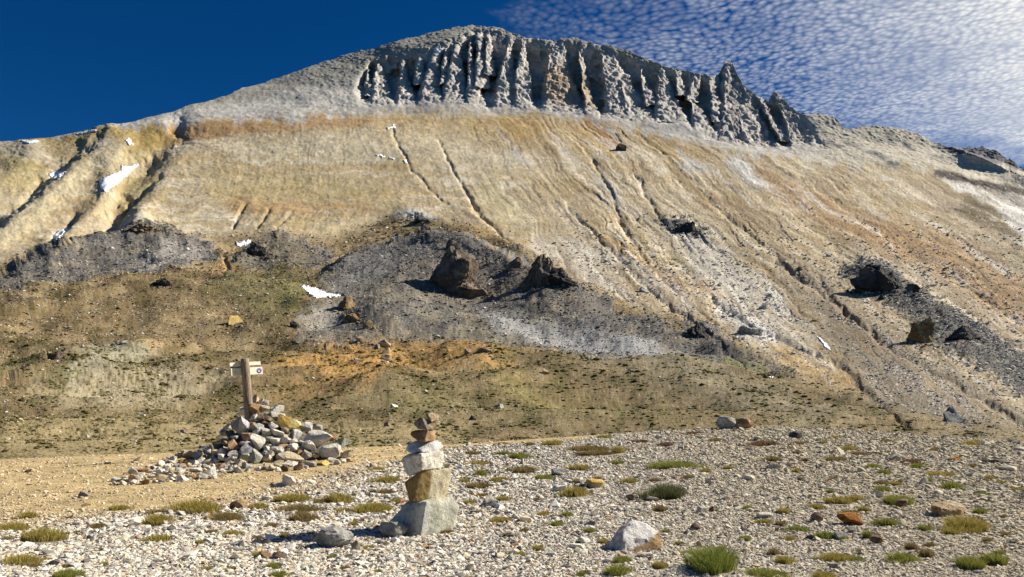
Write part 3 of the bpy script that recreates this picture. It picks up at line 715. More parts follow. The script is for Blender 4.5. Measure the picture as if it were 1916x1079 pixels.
# ------------------------------------------------------------------ the stacked stones
g0, Y0 = hit_fg(790, 1000)
YS = Y0+.05
ST = [
 ([(722,982,.02),(757,944,.06),(798,938,-.2),(786,1010,-.2),(740,1006,-.1),(845,929,.16),(859,949,.18),(842,1003,.1),(770,932,.3),(840,926,.4),(850,990,.4),(745,985,.35),(820,1008,-.05)],
  'slab', 'stone', 'large pale green-grey block carrying the whole stack of balanced stones'),
 ([(757,901,.0),(764,937,-.04),(773,939,-.14),(775,893,-.15),(790,880,-.13),(818,878,.0),(817,935,.0),(829,908,.05),(845,876,.1),(828,934,.08),(840,905,.12),(770,895,.22),(835,935,.25),(775,935,.25),(835,876,.25)],
  'gold', 'stone', 'golden brown veined stone standing on the large pale block of the stack'),
 ([(751,857,.0),(754,872,.0),(763,890,-.05),(788,850,-.19),(790,879,-.18),(829,875,.06),(831,842,.08),(812,842,-.03),(765,848,.0),(822,872,.1),(770,850,.2),(825,845,.25),(770,885,.2),(822,876,.25)],
  'white', 'stone', 'grey and white angular stone, third from the bottom of the balanced stack'),
 ([(757,842,.0),(762,830,.0),(775,826,-.02),(805,824,.0),(820,823,.05),(830,835,.08),(820,845,.02),(790,846,-.15),(765,846,-.08),(775,826,.2),(825,830,.2),(800,842,.25)],
  'half', 'stone', 'flat grey stone with mottled white end lying midway up the balanced stack'),
 ([(768,813,.0),(770,808,.0),(784,804,.0),(800,805,-.1),(816,806,.05),(815,824,.03),(783,826,-.1),(795,826,-.12),(772,818,-.03),(785,804,.18),(812,806,.18),(805,824,.18)],
  'orange', 'stone', 'rust coloured flat stone above the mottled grey one in the balanced stack'),
 ([(773,792,.0),(784,781,.0),(790,781,-.06),(818,790,.04),(815,803,.03),(800,805,-.1),(783,802,-.06),(785,782,.14),(812,790,.16),(808,802,.16)],
  'brown', 'stone', 'dark brown wedge stone just below the topmost stone of the balanced stack'),
 ([(796,778,.0),(800,773,-.02),(807,770,.0),(823,777,.05),(820,786,.03),(808,790,-.06),(799,785,-.02),(806,771,.09),(818,778,.12),(812,788,.1)],
  'tan', 'stone', 'small tan stone perched on top of the balanced stack'),
]
for k, (pts, mt, nm, lb) in enumerate(ST):
    tag(hull_obj('stacked_stone', pts, YS, mt, seed=k), lb, 'stone', 'stones balanced in the tall stack')
LAND = []    # landmarks for labels of neighbours: (px, py, phrase)
LAND.append((795, 960, 'the balanced stack'))

# ------------------------------------------------------------------ single foreground rocks: px, py of foot, width px, height px, material, label
FR = [
 (625,1026,74,37,'grey','rounded grey rock lying in the shadow of the balanced stack',0,'round'),
 (735,1008,52,30,'grey','dark grey stone tucked against the left foot of the balanced stack',.3,''),
 (665,1030,19,17,'tan','small tan stone at the right end of the rounded grey rock',0,''),
 (918,950,34,17,'grey','small grey rock lying right of the balanced stack',.4,''),
 (1113,915,38,17,'yellow','yellow flat rock with a shaded left side behind an olive tuft',.2,''),
 (1090,917,22,12,'dark','dark stone touching the left side of the yellow flat rock',.4,''),
 (1044,890,24,13,'grey','grey pointed stone above a small white one on the gravel',0,''),
 (1048,920,28,12,'white','white stone left of the yellow-olive tuft in the middle gravel',0,''),
 (1180,938,18,13,'brown','small square brown stone left of the dark bushy tuft',0,''),
 (952,1005,22,11,'cream','small cream stone left of the large white and brown rock',0,''),
 (1313,960,20,12,'white','small white stone of a pair right of the dark bushy tuft',0,''),
 (1334,958,14,10,'brown','small dark brown stone beside its white neighbour on the gravel',0,''),
 (1301,992,20,13,'brown','reddish dark stone right of the large white and brown rock',.4,''),
 (1430,970,30,11,'white','flat white stone behind an olive tuft on the right gravel',0,''),
 (1358,805,36,25,'grey','grey boulder of the pair on the brow of the gravel',0,''),
 (1391,804,38,20,'orange','orange boulder of the pair on the brow of the gravel',.3,''),
 (1490,822,26,15,'dark','dark pointed rock near the brow of the gravel',.2,''),
 (1590,984,46,22,'rust','bright rust orange rock on the right gravel',.2,''),
 (1528,978,22,18,'brown','brown and cream cube shaped stone left of the rust orange rock',0,''),
 (1647,932,16,12,'white','bright white stone among the green cushions on the right',0,''),
 (1690,952,26,16,'brown','dark stone sitting inside a green clump on the right',0,''),
 (1447,879,26,10,'cream','pale flat stone below the dark rounded tuft',0,''),
 (1574,1009,28,13,'grey','grey wedge stone beside the bright green cushion',.4,''),
 (445,953,34,18,'orange','orange stone with a dark side behind the olive mats at left',.3,''),
 (500,937,20,9,'white','white stone at the right end of the orange one near the path',0,''),
 (318,963,18,9,'white','white stone between two olive mats left of the path edge',0,''),
 (155,931,19,11,'grey','lone pale grey stone on the ochre path',0,''),
 (161,947,16,7,'orange','small orange stone on the ochre path',0,''),
 (540,912,26,22,'white','white crumbly stone in front of the cairn',0,''),
 (495,1046,22,15,'tan','tan stone of the pair below the rounded grey rock',0,''),
 (522,1048,26,14,'brown','dark rusty stone of the pair below the rounded grey rock',.3,''),
 (145,1010,14,8,'orange','small orange stone right of the olive mat at lower left',0,''),
 (167,1010,10,8,'dark','small dark stone right of the olive mat at lower left',0,''),
 (1872,869,34,9,'dark','flat dark slab at the right edge of the gravel',.1,''),
 (1789,861,26,7,'rust','small dark red stone right of the reddish mat',0,''),
 (1232,822,14,9,'grey','small grey stone near the brow left of the boulder pair',0,''),
 (1443,1012,14,8,'white','white chip between small tufts at lower right',0,''),
 (1640,1018,26,14,'brown','brown stone below the green cushion on the right',.2,''),
 (1516,1011,16,10,'dark','small dark stone left of the bright green cushion',0,''),
 (1205,1043,34,8,'cream','flat cream stone in front of the large white and brown rock',0,''),
 (1285,1037,14,8,'white','little white stone right of the large white and brown rock',0,''),
]
for k, (x, y, w, h, mt, lb, tl, kd) in enumerate(FR):
    p, t = hit_fg(x, y-h*.10); m_ = t/F; kw = dict(planes=14)
    if kd == 'round': kw = dict(planes=7, cut=(.7, .95), rough=.05)
    if kd == 'block': kw = dict(planes=5, cut=(.5, .6))
    dz = h*m_*1.12
    o = rock_obj('rock', 100+k, p, (w*m_, w*m_*.75, dz), mt, 0, .12, 3 if w < 40 else 4, (tl if kd != 'round' else 0)*.35, **kw)
    o.rotation_euler.z = random.uniform(-.25, .25)
    tag(o, lb, 'rock', 'single rocks lying on the gravel')
tt_m, nt, b = new_mat('two_tone_rock', .9)
tc = N(nt, 'ShaderNodeTexCoord').outputs['Object']; sp_ = N(nt, 'ShaderNodeSeparateXYZ'); L(nt, tc, sp_.inputs[0])
n1_ = noise_n(nt, tc, 9, 6, .65); n2_ = noise_n(nt, tc, 30, 6, .7)
q_ = mul(nt, mul(nt, sp_.outputs[2], mul(nt, sp_.outputs[0], -.42), 'ADD'), mul(nt, n1_.outputs['Fac'], .07), 'ADD')
wh = mixc(nt, mrange(nt, n1_.outputs['Fac'], .45, .62, 0, 1), (.62, .60, .57), (.40, .385, .37)); bw = mixc(nt, mrange(nt, n2_.outputs['Fac'], .4, .6, 0, 1), (.26, .16, .075), (.38, .26, .13))
L(nt, mixc(nt, mrange(nt, q_, .085, .10, 0, 1), bw, wh), b.inputs['Base Color'])
bp = N(nt, 'ShaderNodeBump'); bp.inputs['Strength'].default_value = .9; bp.inputs['Distance'].default_value = .05; L(nt, noise_n(nt, tc, 14, 9, .72).outputs['Fac'], bp.inputs['Height']); L(nt, bp.outputs[0], b.inputs['Normal'])
RM['twotone'] = tt_m
_, Yr = hit_fg(1190, 1028)
tag(hull_obj('rock', [(1130,1026,.0),(1150,1003,.0),(1168,986,.05),(1177,970,.12),(1194,973,.1),(1214,981,.1),(1233,998,.06),(1239,1013,.0),(1233,1028,-.02),(1166,1037,-.16),(1200,1036,-.12),(1150,1003,.2),(1225,990,.28),(1165,1010,-.12),(1205,1004,-.04),(1230,1020,.25),(1140,1022,.25)], Yr, 'twotone', .014, 31),
    'large white and brown angular rock on the gravel near the bottom', 'rock', 'single rocks lying on the gravel')
_, Yr = hit_fg(1776, 966)
tag(hull_obj('rock', [(1741,944,.0),(1777,939,.25),(1805,947,.2),(1811,962,.15),(1809,972,.1),(1748,966,.0),(1762,972,-.1),(1760,948,-.1),(1795,954,-.05),(1800,974,-.05),(1750,941,.3),(1800,944,.45),(1805,970,.4)], Yr, 'tan', .016, 32),
    'flat topped olive grey block behind the big olive cushion', 'rock', 'single rocks lying on the gravel')
for a_ in ((625,1005,'the rounded grey rock'),(1190,1005,'the large white and brown rock'),(1590,973,'the rust orange rock'),(1776,955,'the flat topped block'),(1113,908,'the yellow flat rock'),
           (1372,790,'the boulder pair on the brow'),(1490,815,'the dark pointed rock'),(918,942,'the small grey rock'),(445,943,'the orange stone near the path'),(1447,875,'the pale flat stone'),
           (540,900,'the cairn foot'),(1872,865,'the flat dark slab'),(510,1040,'the stone pair at lower left')): LAND.append(a_)

# ------------------------------------------------------------------ cairn around the signpost
pb, tb = hit_fg(470, 862); PB = pb.copy(); PB.y += .35; PB.x = ab(468, 800)[0]*PB.y
cm = PB.y/F
def pile_h(x, y):
    """height of the heap above the ground"""
    dx = (x-PB.x)/cm; dy = (y-PB.y)/cm      # in px of the cairn's distance
    h = 98 - np.hypot(np.where(dx > 8, (dx-8)*.50, (dx-8)*1.15), dy*.80)*1.0
    h2 = 40 - np.hypot((dx-120)*.62, (dy+5)*.6)
    h3 = 18 - np.hypot((dx+70)*.20, (dy + 60 + (dx+70)*-.55)*.50)
    return np.maximum(np.maximum(h, h2), h3)*cm
def hit_pile(px, py):
    a_, b_ = ab(px, py); t = 8.0
    while t < 24:
        x, y, z = a_*t, t, CAMZ+b_*t
        if z < float(fg_z(x, y)) + max(0, float(pile_h(x, y))): break
        t *= 1.003
    return Vector((a_*t, t, CAMZ+b_*t)), t
BIG = [
 (541,791,48,29,'yellow','large yellow boulder high on the right side of the cairn'),(592,818,60,36,'white','largest white and brown boulder on the right shoulder of the cairn'),
 (614,844,46,34,'white','white boulder below the largest one at the right foot of the cairn'),(637,831,34,24,'green','pale green-grey boulder at the far right of the cairn'),
 (650,850,26,20,'cream','cream stone closing the right end of the cairn'),(451,797,36,42,'lilac','purple-grey streaked boulder on the left side of the cairn under the signpost'),
 (476,763,28,22,'orange','reddish orange stone wedged against the foot of the signpost'),(493,764,24,16,'cream','cream wedge right of the reddish stone at the cairn top'),
 (478,748,15,18,'tan','tan stone leaning on the signpost at the cairn top'),(489,751,12,10,'white','small pale stone at the very top of the cairn'),
 (517,778,34,18,'white','white slab left of the yellow boulder near the cairn top'),(474,782,16,17,'white','small white block under the reddish stone by the signpost'),
 (484,828,28,34,'white','tall white slab in the middle front of the cairn'),(478,858,30,36,'green','upright greenish slab at the front foot of the cairn'),
 (516,809,30,15,'white','flat white stone in the centre of the cairn'),(516,825,22,19,'white','white knobbly stone below the flat white one in the cairn'),
 (436,834,22,26,'orange','orange pointed stone on the left front of the cairn'),(462,842,28,24,'lilac','lilac-white stone left of the tall white slab in the cairn'),
 (538,855,54,20,'cream','long cream and tan slab along the front foot of the cairn'),(462,817,28,22,'tan','knobbly olive-tan stone below the streaked boulder in the cairn'),
 (553,812,26,24,'grey','dark grey stone under the yellow boulder in the cairn'),(530,836,34,11,'orange','thin orange slab at the centre right of the cairn'),
 (603,866,36,14,'yellow','flat yellow slab at the right front foot of the cairn'),(544,869,28,14,'white','flat white stone on the ground at the cairn front'),
 (350,850,32,19,'tan','brown rounded stone on the low left tail of the cairn'),(218,897,24,12,'white','bluish white slab at the far left tip of the cairn tail'),
 (389,842,26,22,'white','white jagged stone between the tail and the cairn body'),(571,797,26,20,'grey','grey stone behind the yellow boulder on the cairn crest'),
 (527,779,16,14,'grey','small blue-grey stone showing behind the white slab at the crest'),(488,782,18,14,'brown','brown stone in the upper middle of the cairn'),
 (510,797,20,16,'white','pale stone left of the yellow boulder base in the cairn'),(528,790,20,20,'brown','brown shaded stone propping the yellow boulder from the left'),
 (580,835,30,22,'white','pale stone between the white boulders and the cream slab'),(560,848,22,18,'orange','reddish stone above the right end of the cream slab'),
 (573,850,24,20,'grey','grey striped stone at the right front of the cairn'),(500,860,22,20,'cream','cream stone right of the upright greenish slab'),
 (520,868,20,14,'cream','cream stone between the upright slab and the flat white one'),(300,868,20,14,'white','white stone in the middle of the low cairn tail'),
 (267,880,26,14,'orange','orange brown stone on the left half of the cairn tail'),(300,893,26,12,'tan','tan flat stone at the front of the cairn tail'),
 (335,884,22,12,'white','white flat stone at the front middle of the cairn tail'),(368,880,26,12,'white','white slab at the front right of the cairn tail'),
 (415,856,20,16,'white','white stone where the tail joins the cairn body'),(408,833,20,22,'dark','dark shaded stone on the left rim of the cairn'),
 (430,812,18,18,'dark','black shaded stone left of the streaked boulder in the cairn'),(498,808,20,18,'cream','pale cream stone in the heart of the cairn'),
 (472,797,16,18,'orange','orange stone right of the streaked boulder in the cairn'),(655,862,20,10,'orange','thin orange stone on the ground beyond the cairn right end'),
]
occ = []
def cairn_stone(x, y, w, h, mt, lb, seed, n=3):
    p, t = hit_pile(x, y+h*.30); m_ = t/F
    V, Fc = rock_geo(seed, (w*m_, w*m_*.85, h*m_*1.0), n, planes=18, rough=.02, cut=(.34, .7))
    r = np.random.default_rng(seed)
    M = np.array(Matrix.Rotation(r.uniform(-.35, .35), 3, 'Z') @ Matrix.Rotation(r.uniform(-.18, .18), 3, 'Y')); V = V@M.T
    V = V - V.mean(0)
    a_, b_ = ab(x, y); pos = Vector((a_*t, t, CAMZ+b_*t)); zmin = V[:, 2].min()
    V[:, 2] -= zmin; pos.z += zmin
    me = np_mesh('cairn_stone', V, Fc); me.set_sharp_from_angle(angle=math.radians(16))
    o = link('cairn_stone', me, RM[mt], None, pos); tag(o, lb, 'stone', 'stones of the cairn around the signpost')
for k, (x, y, w, h, mt, lb) in enumerate(BIG):
    cairn_stone(x, y, w*.93, h*.93, mt, lb, 300+k); occ.append((x, y, w*.42, h*.42))
BODY = [(466,752),(500,752),(545,778),(600,800),(645,825),(662,858),(610,872),(540,880),(470,878),(430,872),(400,858),(395,835),(430,795)]
TAIL = [(205,905),(225,890),(300,862),(345,848),(400,840),(440,860),(470,878),(400,892),(330,898),(260,905)]
def inpoly(x, y, pl): return polydist(np.array([x]), np.array([y]), pl, True)[0] < 0
pal_b = ['white']*10+['grey']*3+['tan']*2+['orange']*1+['cream']*4+['brown']*1+['lilac']+['green']
pal_lab = {'white':'white','grey':'grey','tan':'tan','orange':'orange','cream':'cream','brown':'dark brown','lilac':'purple-grey','green':'green-grey'}
ps = []; k = 0
for tries in range(9000):
    x = random.uniform(205, 665); y = random.uniform(745, 906)
    body = inpoly(x, y, BODY); tail = inpoly(x, y, TAIL)
    if not (body or tail): continue
    w = random.uniform(13, 25) if body else random.uniform(9, 21)
    if any(abs(x-a)/(b2+w*.16) < 1 and abs(y-b)/(c2+w*.12) < 1 for a, b, b2, c2 in occ): continue
    h = w*random.uniform(.55, .85); mt = random.choice(pal_b)
    part = 'among the larger stones of the cairn body' if body else 'in the low left tail of the cairn'
    if k < 250: cairn_stone(x, y, w, h, mt, 'small %s stone %s' % (pal_lab[mt], part), 500+k, 2)
    occ.append((x, y, w*.33, h*.31)); k += 1
print('fill stones', k)
# rubble packed below the surface of the heap
gx = np.linspace(PB.x-3.2, PB.x+2.6, 150); gy = np.linspace(PB.y-2.4, PB.y+1.8, 110)
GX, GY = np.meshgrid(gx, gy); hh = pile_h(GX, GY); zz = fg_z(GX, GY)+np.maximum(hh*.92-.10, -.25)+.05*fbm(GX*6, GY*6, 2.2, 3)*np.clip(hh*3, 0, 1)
cr = np.array([.16,.145,.12])*(1+.6*fbm(GX*9, GY*9, 3.1, 3)[..., None])  # darkened so the gaps between the stones read as shade
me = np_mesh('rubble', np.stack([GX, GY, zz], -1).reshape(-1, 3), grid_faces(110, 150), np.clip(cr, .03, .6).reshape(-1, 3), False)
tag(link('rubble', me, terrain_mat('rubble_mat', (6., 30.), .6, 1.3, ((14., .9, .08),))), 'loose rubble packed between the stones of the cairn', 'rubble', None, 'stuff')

# ------------------------------------------------------------------ signpost
def wood_mat():
    m, nt, b = new_mat('weathered_wood', .85)
    tc = N(nt, 'ShaderNodeTexCoord').outputs['Object']
    mp = N(nt, 'ShaderNodeMapping'); mp.inputs['Scale'].default_value = (14, 14, 1.1); L(nt, tc, mp.inputs['Vector'])
    n = noise_n(nt, mp.outputs[0], 3.0, 7, .65, .6)
    f = mrange(nt, n.outputs['Fac'], .36, .62, 0, 1)
    c = mixc(nt, f, (.12, .085, .06), (.36, .28, .21)); L(nt, c, b.inputs['Base Color'])
    bp = N(nt, 'ShaderNodeBump'); bp.inputs['Strength'].default_value = .8; bp.inputs['Distance'].default_value = .02
    L(nt, n.outputs['Fac'], bp.inputs['Height']); L(nt, bp.outputs[0], b.inputs['Normal']); return m
def flat_mat(name, c, r=.6, var=.12):
    m, nt, b = new_mat(name, r); tc = N(nt, 'ShaderNodeTexCoord').outputs['Object']
    n = noise_n(nt, tc, 14, 5, .6); f = mrange(nt, n.outputs['Fac'], .3, .7, 1-var, 1+var)
    cc = N(nt, 'ShaderNodeCombineColor')
    for q in range(3): L(nt, f, cc.inputs[q])
    L(nt, mixc(nt, 1.0, c, cc.outputs[0], 'MULTIPLY'), b.inputs['Base Color']); return m
root = bpy.data.objects.new('signpost', None); col.objects.link(root)
YP = PB.y
atop, btop = ab(458, 671); abot, bbot = ab(468, 800)
top = Vector((atop*YP, YP, CAMZ+btop*YP)); bot = Vector((abot*YP, YP, CAMZ+bbot*YP))
dirv = (top-bot).normalized(); base = bot - dirv*((bot.z-float(fg_z(bot.x, bot.y)))/dirv.z)
root.location = base; root.rotation_euler = Vector((0, 0, 1)).rotation_difference(dirv).to_euler()
PH = (top-base).length; PR = 8.1*YP/F
bm_ = bmesh.new(); seg = 20; ringsn = 22; vr = []
for i in range(ringsn+1):
    zz_ = PH*i/ringsn; rr = PR*(1.06-.14*i/ringsn)
    if i == ringsn: rr *= .93
    ring = []
    for k in range(seg):
        an = 2*math.pi*k/seg; q = rr*(1+.05*mnoise.noise(Vector((math.cos(an)*1.5, math.sin(an)*1.5, zz_*1.2)))+.025*mnoise.noise(Vector((an*3, zz_*.7, 3))))
        ring.append(bm_.verts.new((q*math.cos(an), q*math.sin(an), zz_ + (.012*mnoise.noise(Vector((math.cos(an)*2, math.sin(an)*2, 9))) if i == ringsn else 0))))
    vr.append(ring)
for i in range(ringsn):
    for k in range(seg): bm_.faces.new((vr[i][k], vr[i][(k+1) % seg], vr[i+1][(k+1) % seg], vr[i+1][k])).smooth = True
bm_.faces.new(vr[-1])
me = bpy.data.meshes.new('post'); bm_.to_mesh(me); bm_.free(); link('post', me, wood_mat(), root)
tag(root, 'weathered round wooden signpost with pale trail plates standing in the cairn', 'signpost')
cream = flat_mat('cream_plate', (.74, .68, .55)); yel = flat_mat('yellow_mark', (.75, .55, .16)); pur = flat_mat('purple_mark', (.07, .035, .22)); whi = flat_mat('white_mark', (.8, .8, .78))
Rz = math.radians(46)
def box_me(name, sx, sy, sz, bev=.004):
    b = bmesh.new(); bmesh.ops.create_cube(b, size=1); bmesh.ops.scale(b, vec=(sx, sy, sz), verts=b.verts)
    bmesh.ops.bevel(b, geom=b.edges[:], offset=bev, segments=2, affect='EDGES'); me = bpy.data.meshes.new(name); b.to_mesh(me); b.free(); return me
mp_ = YP/F; ca = math.cos(Rz)
def plate(x0, x1, y0, y1, nm):
    w = (x1-x0)*mp_/ca; h = (y1-y0)*mp_
    cx = ((x0+x1)/2-458.5)*mp_; z = PH-((y0+y1)/2-671)*mp_
    o = link(nm, box_me(nm, w, .018, h), cream, root)
    # plates sit behind the post and run along (cos, sin) so that they face right and forward
    o.location = (cx, PR*1.02 + cx*math.tan(Rz), z); o.rotation_euler = (0, 0, Rz); return o, w, h
pl1, w1, h1 = plate(435, 478, 676.5, 683.5, 'sign_plate')
pl2, w2, h2 = plate(436, 480, 687, 701, 'sign_plate')
rail = link('bracket', box_me('bracket', 44*mp_/ca, .03, .035, .003), wood_mat(), root); rail.location = (-.01, PR*1.02+.02, PH-(685.3-671)*mp_); rail.rotation_euler = (0, 0, Rz)
def disc(nm, r0, r1, a0, a1, mat, parent, loc, th=.004, n=36, sxq=1.0):
    b = bmesh.new(); pts = []
    for k in range(n+1):
        t = a0+(a1-a0)*k/n
        pts.append((b.verts.new((r1*math.cos(t)*sxq, 0, r1*math.sin(t))), b.verts.new((r0*math.cos(t)*sxq, 0, r0*math.sin(t)))))
    for k in range(n):
        q = [pts[k][0], pts[k+1][0], pts[k+1][1], pts[k][1]]
        if r0 < 1e-6: q = q[:3]
        try: b.faces.new(q)
        except ValueError: pass
    ex = bmesh.ops.extrude_face_region(b, geom=b.faces[:]); bmesh.ops.translate(b, vec=(0, -th, 0), verts=[v for v in ex['geom'] if isinstance(v, bmesh.types.BMVert)])
    bmesh.ops.recalc_face_normals(b, faces=b.faces); me = bpy.data.meshes.new(nm); b.to_mesh(me); b.free()
    o = link(nm, me, mat, parent); o.location = loc; return o
ex_ = w2/2 - .085; r_ = 5.0*mp_
em = disc('emblem', 0.0001, r_, 0, 2*math.pi, pur, pl2, (ex_, -.0095, 0))
# white swirl inside the purple roundel, and the yellow square on the other end of the plate
bms = bmesh.new()
for (cx, cz, rr) in ((-.006, -.012, .016), (.008, -.018, .012), (-.004, .004, .007)):
    c = bmesh.ops.create_circle(bms, cap_ends=True, radius=rr, segments=18, matrix=Matrix.Translation((cx, 0, cz)) @ Matrix.Rotation(math.pi/2, 4, 'X'))
n_ = 16
for k in range(n_):
    t0, t1 = .5+2.6*k/n_, .5+2.6*(k+1)/n_; ro, ri = r_*.72, r_*.60
    bms.faces.new([bms.verts.new((r*math.cos(t), -.0004, r*math.sin(t))) for r, t in ((ro, t0), (ro, t1), (ri, t1), (ri, t0))])
me = bpy.data.meshes.new('swirl'); bms.to_mesh(me); bms.free()
sw = link('swirl', me, whi, pl2); sw.location = (ex_, -.0150, 0)
ym = link('yellow_mark', box_me('yellow_mark', .075, .004, .08, .001), yel, pl2); ym.location = (-w2/2+.085, -.0115, -.012)
LAND.append((458, 700, 'the signpost'))

TUFTS = [(220,955,42,12,'o'),(52,969,40,13,'o'),(27,992,64,16,'o'),(80,1016,96,28,'o'),(177,989,42,11,'b'),(371,957,100,24,'o'),(290,962,42,10,'b'),(287,985,54,26,'o'),(424,974,72,18,'b'),
 (548,940,84,17,'o'),(478,953,48,13,'o'),(561,958,84,16,'b'),(632,942,60,22,'o'),(297,1014,58,14,'o'),(434,1002,40,11,'o'),(568,976,58,19,'b'),(508,987,26,10,'b'),(37,1057,74,20,'o'),(127,1083,66,18,'g'),
 (514,1065,32,15,'g'),(521,1081,32,14,'g'),(60,1062,40,10,'b'),(397,998,28,8,'b'),(726,904,52,16,'o'),(693,960,92,20,'o'),(745,940,36,9,'o'),(707,880,32,8,'o'),(662,984,24,10,'o'),(720,925,44,10,'b'),
 (895,870,46,9,'o'),(884,851,32,9,'b'),(904,891,30,15,'g'),(868,903,28,9,'o'),(893,914,56,14,'b'),(904,930,30,8,'b'),(877,943,28,9,'o'),(929,902,30,10,'o'),(926,978,32,9,'o'),(690,1028,28,9,'o'),
 (1133,820,30,8,'o'),(1038,834,48,12,'o'),(991,834,26,8,'b'),(972,859,46,14,'g'),(941,852,28,10,'g'),(1100,845,74,14,'b'),(1116,852,92,10,'b'),(1160,849,30,16,'o'),(938,900,32,9,'o'),(978,886,54,16,'b'),
 (1082,881,44,14,'o'),(1019,897,42,11,'g'),(1154,868,32,9,'g'),(1263,875,100,14,'g'),(1179,904,38,11,'o'),(1320,885,26,10,'o'),(1363,879,24,9,'o'),(1075,930,58,22,'o'),(1244,933,84,31,'d'),
 (1232,957,30,14,'b'),(941,938,32,11,'o'),(938,977,40,11,'o'),(1016,964,38,8,'o'),(1060,967,28,11,'g'),(1041,985,28,11,'g'),(985,996,20,10,'b'),(1104,997,22,11,'g'),(1006,1031,28,12,'o'),(1160,1053,48,14,'g'),
 (1157,1077,50,22,'g'),(1235,1066,32,17,'o'),(1091,1078,24,11,'g'),(1338,1072,106,52,'G'),(1395,1013,26,12,'g'),(1429,980,30,10,'o'),(1398,954,22,9,'g'),(1467,962,30,13,'o'),(1445,865,34,14,'b'),
 (1429,835,58,13,'r'),(1468,1055,40,16,'o'),(1445,1040,28,16,'b'),(1432,1080,74,16,'g'),(1288,896,24,9,'b'),(1250,835,42,9,'r'),(1588,844,38,12,'o'),(1610,852,32,9,'b'),(1559,863,60,10,'b'),(1632,876,32,10,'g'),
 (1654,888,30,11,'g'),(1710,868,48,11,'r'),(1715,877,28,12,'g'),(1758,892,56,12,'o'),(1820,875,20,9,'b'),(1850,898,24,10,'o'),(1825,833,54,10,'o'),(1735,902,22,10,'g'),(1780,916,44,17,'g'),(1840,929,26,9,'g'),
 (1650,907,28,10,'b'),(1677,910,30,11,'o'),(1652,921,36,13,'g'),(1567,944,54,17,'o'),(1599,939,32,14,'o'),(1685,947,64,23,'g'),(1525,953,34,12,'o'),(1591,965,42,12,'b'),(1615,958,26,12,'o'),(1658,984,42,17,'g'),
 (1731,993,32,13,'g'),(1801,993,88,30,'o'),(1777,1000,50,14,'o'),(1836,963,28,15,'g'),(1494,993,42,10,'G'),(1545,1008,42,14,'G'),(1478,1011,26,10,'o'),(1623,1008,24,17,'g'),(1562,1051,64,17,'o'),(1597,1049,38,9,'g'),
 (1688,1051,58,18,'g'),(1731,1044,34,19,'b'),(1817,1066,66,25,'g'),(1863,1059,54,25,'g'),(1535,1082,54,14,'o'),(1847,1016,22,11,'b'),(1704,1029,28,15,'b'),(1488,885,20,10,'o'),(1508,864,24,8,'r'),(1557,902,20,9,'b'),(1491,850,20,8,'b'),
 (1300,812,40,6,'r'),(1340,826,30,7,'b'),(1500,832,40,7,'b'),(1660,828,30,7,'b'),(1195,828,36,7,'r'),(1070,815,24,5,'b'),(940,832,30,6,'o'),(1565,820,26,6,'o'),(1750,845,26,7,'b'),
 (595,942,36,9,'b'),(640,958,34,9,'o'),(480,1010,28,8,'b'),(760,968,24,7,'b'),(575,870,24,8,'g'),(380,893,26,7,'g'),(340,897,20,5,'g'),(1880,1004,24,10,'b'),(1905,918,24,8,'o')]
_n0 = len(TUFTS)
for _ in range(90):
    x_ = random.uniform(10, 1910); yb_ = np.interp(x_, [0, 300, 500, 700, 850, 1100, 1400, 1700, 1916], [1000, 975, 950, 905, 850, 830, 812, 825, 845])
    y_ = yb_ + (1075-yb_)*random.random()**1.3; w_ = random.uniform(14, 26)*(.7+.5*(y_-800)/280)
    if any(abs(x_-q[0]) < (w_+q[2])*.45 and abs(y_-q[1]) < 14 for q in TUFTS): continue
    TUFTS.append((x_, y_, w_, w_*.42, random.choice('oobbg')))
# ------------------------------------------------------------------ gravel (countless: one object)
def scatter_stones(name, pos, size, colr, seed, flat=.6, variants=24, n=1, planes=7):
    """merge many small stones into one mesh"""
    r = np.random.default_rng(seed); geos = []
    for k in range(variants):
        V, Fc = rock_geo(seed*100+k, (1, r.uniform(.6, .95), r.uniform(.28, .6)), n, planes=planes, rough=.03, cut=(.35, .7)); geos.append(V)
    geos = np.array(geos); nv = geos.shape[1]; M = len(pos)
    vi = r.integers(0, variants, M); V = geos[vi]*size[:, None, None]
    # random orientation: spin + moderate tilt
    a = r.uniform(0, 2*np.pi, M); tl = r.normal(0, .4, M)
    ct, stt = np.cos(tl)[:, None], np.sin(tl)[:, None]
    x = V[..., 0]*ct+V[..., 2]*stt; z = -V[..., 0]*stt+V[..., 2]*ct; y = V[..., 1]
    ca_, sa_ = np.cos(a)[:, None], np.sin(a)[:, None]
    V = np.stack([x*ca_-y*sa_, x*sa_+y*ca_, z], -1) + pos[:, None, :]
    Fa = (Fc[None]+(np.arange(M)*nv)[:, None, None]).reshape(-1, 3)
    return np_mesh(name, V.reshape(-1, 3), Fa, np.repeat(colr, nv, 0), False)
def sample_fg(n, py0, py1, pw=1.0):
    px = RNG.uniform(-480, 2480, n); py = py0+(py1-py0)*RNG.uniform(0, 1, n)**pw
    a_, b_ = ab(px, py)
    tt = np.geomspace(2.5, 32, 260); ac = np.linspace(-1.2, 1.2, 200)
    TT, AC = np.meshgrid(tt, ac); bs = (fg_z(AC*TT, TT)-CAMZ)/TT
    bs = np.maximum.accumulate(bs, axis=1); ok = np.ones(n, bool); t = np.zeros(n)
    ki = np.clip(np.round((a_+1.2)/2.4*199).astype(int), 0, 199)
    for k in range(200):
        q = ki == k
        if q.any(): t[q] = np.interp(b_[q], bs[k], tt); ok[q] = b_[q] < bs[k, -1]
    ok &= t < 31
    return a_[ok]*t[ok], t[ok], px[ok], py[ok]
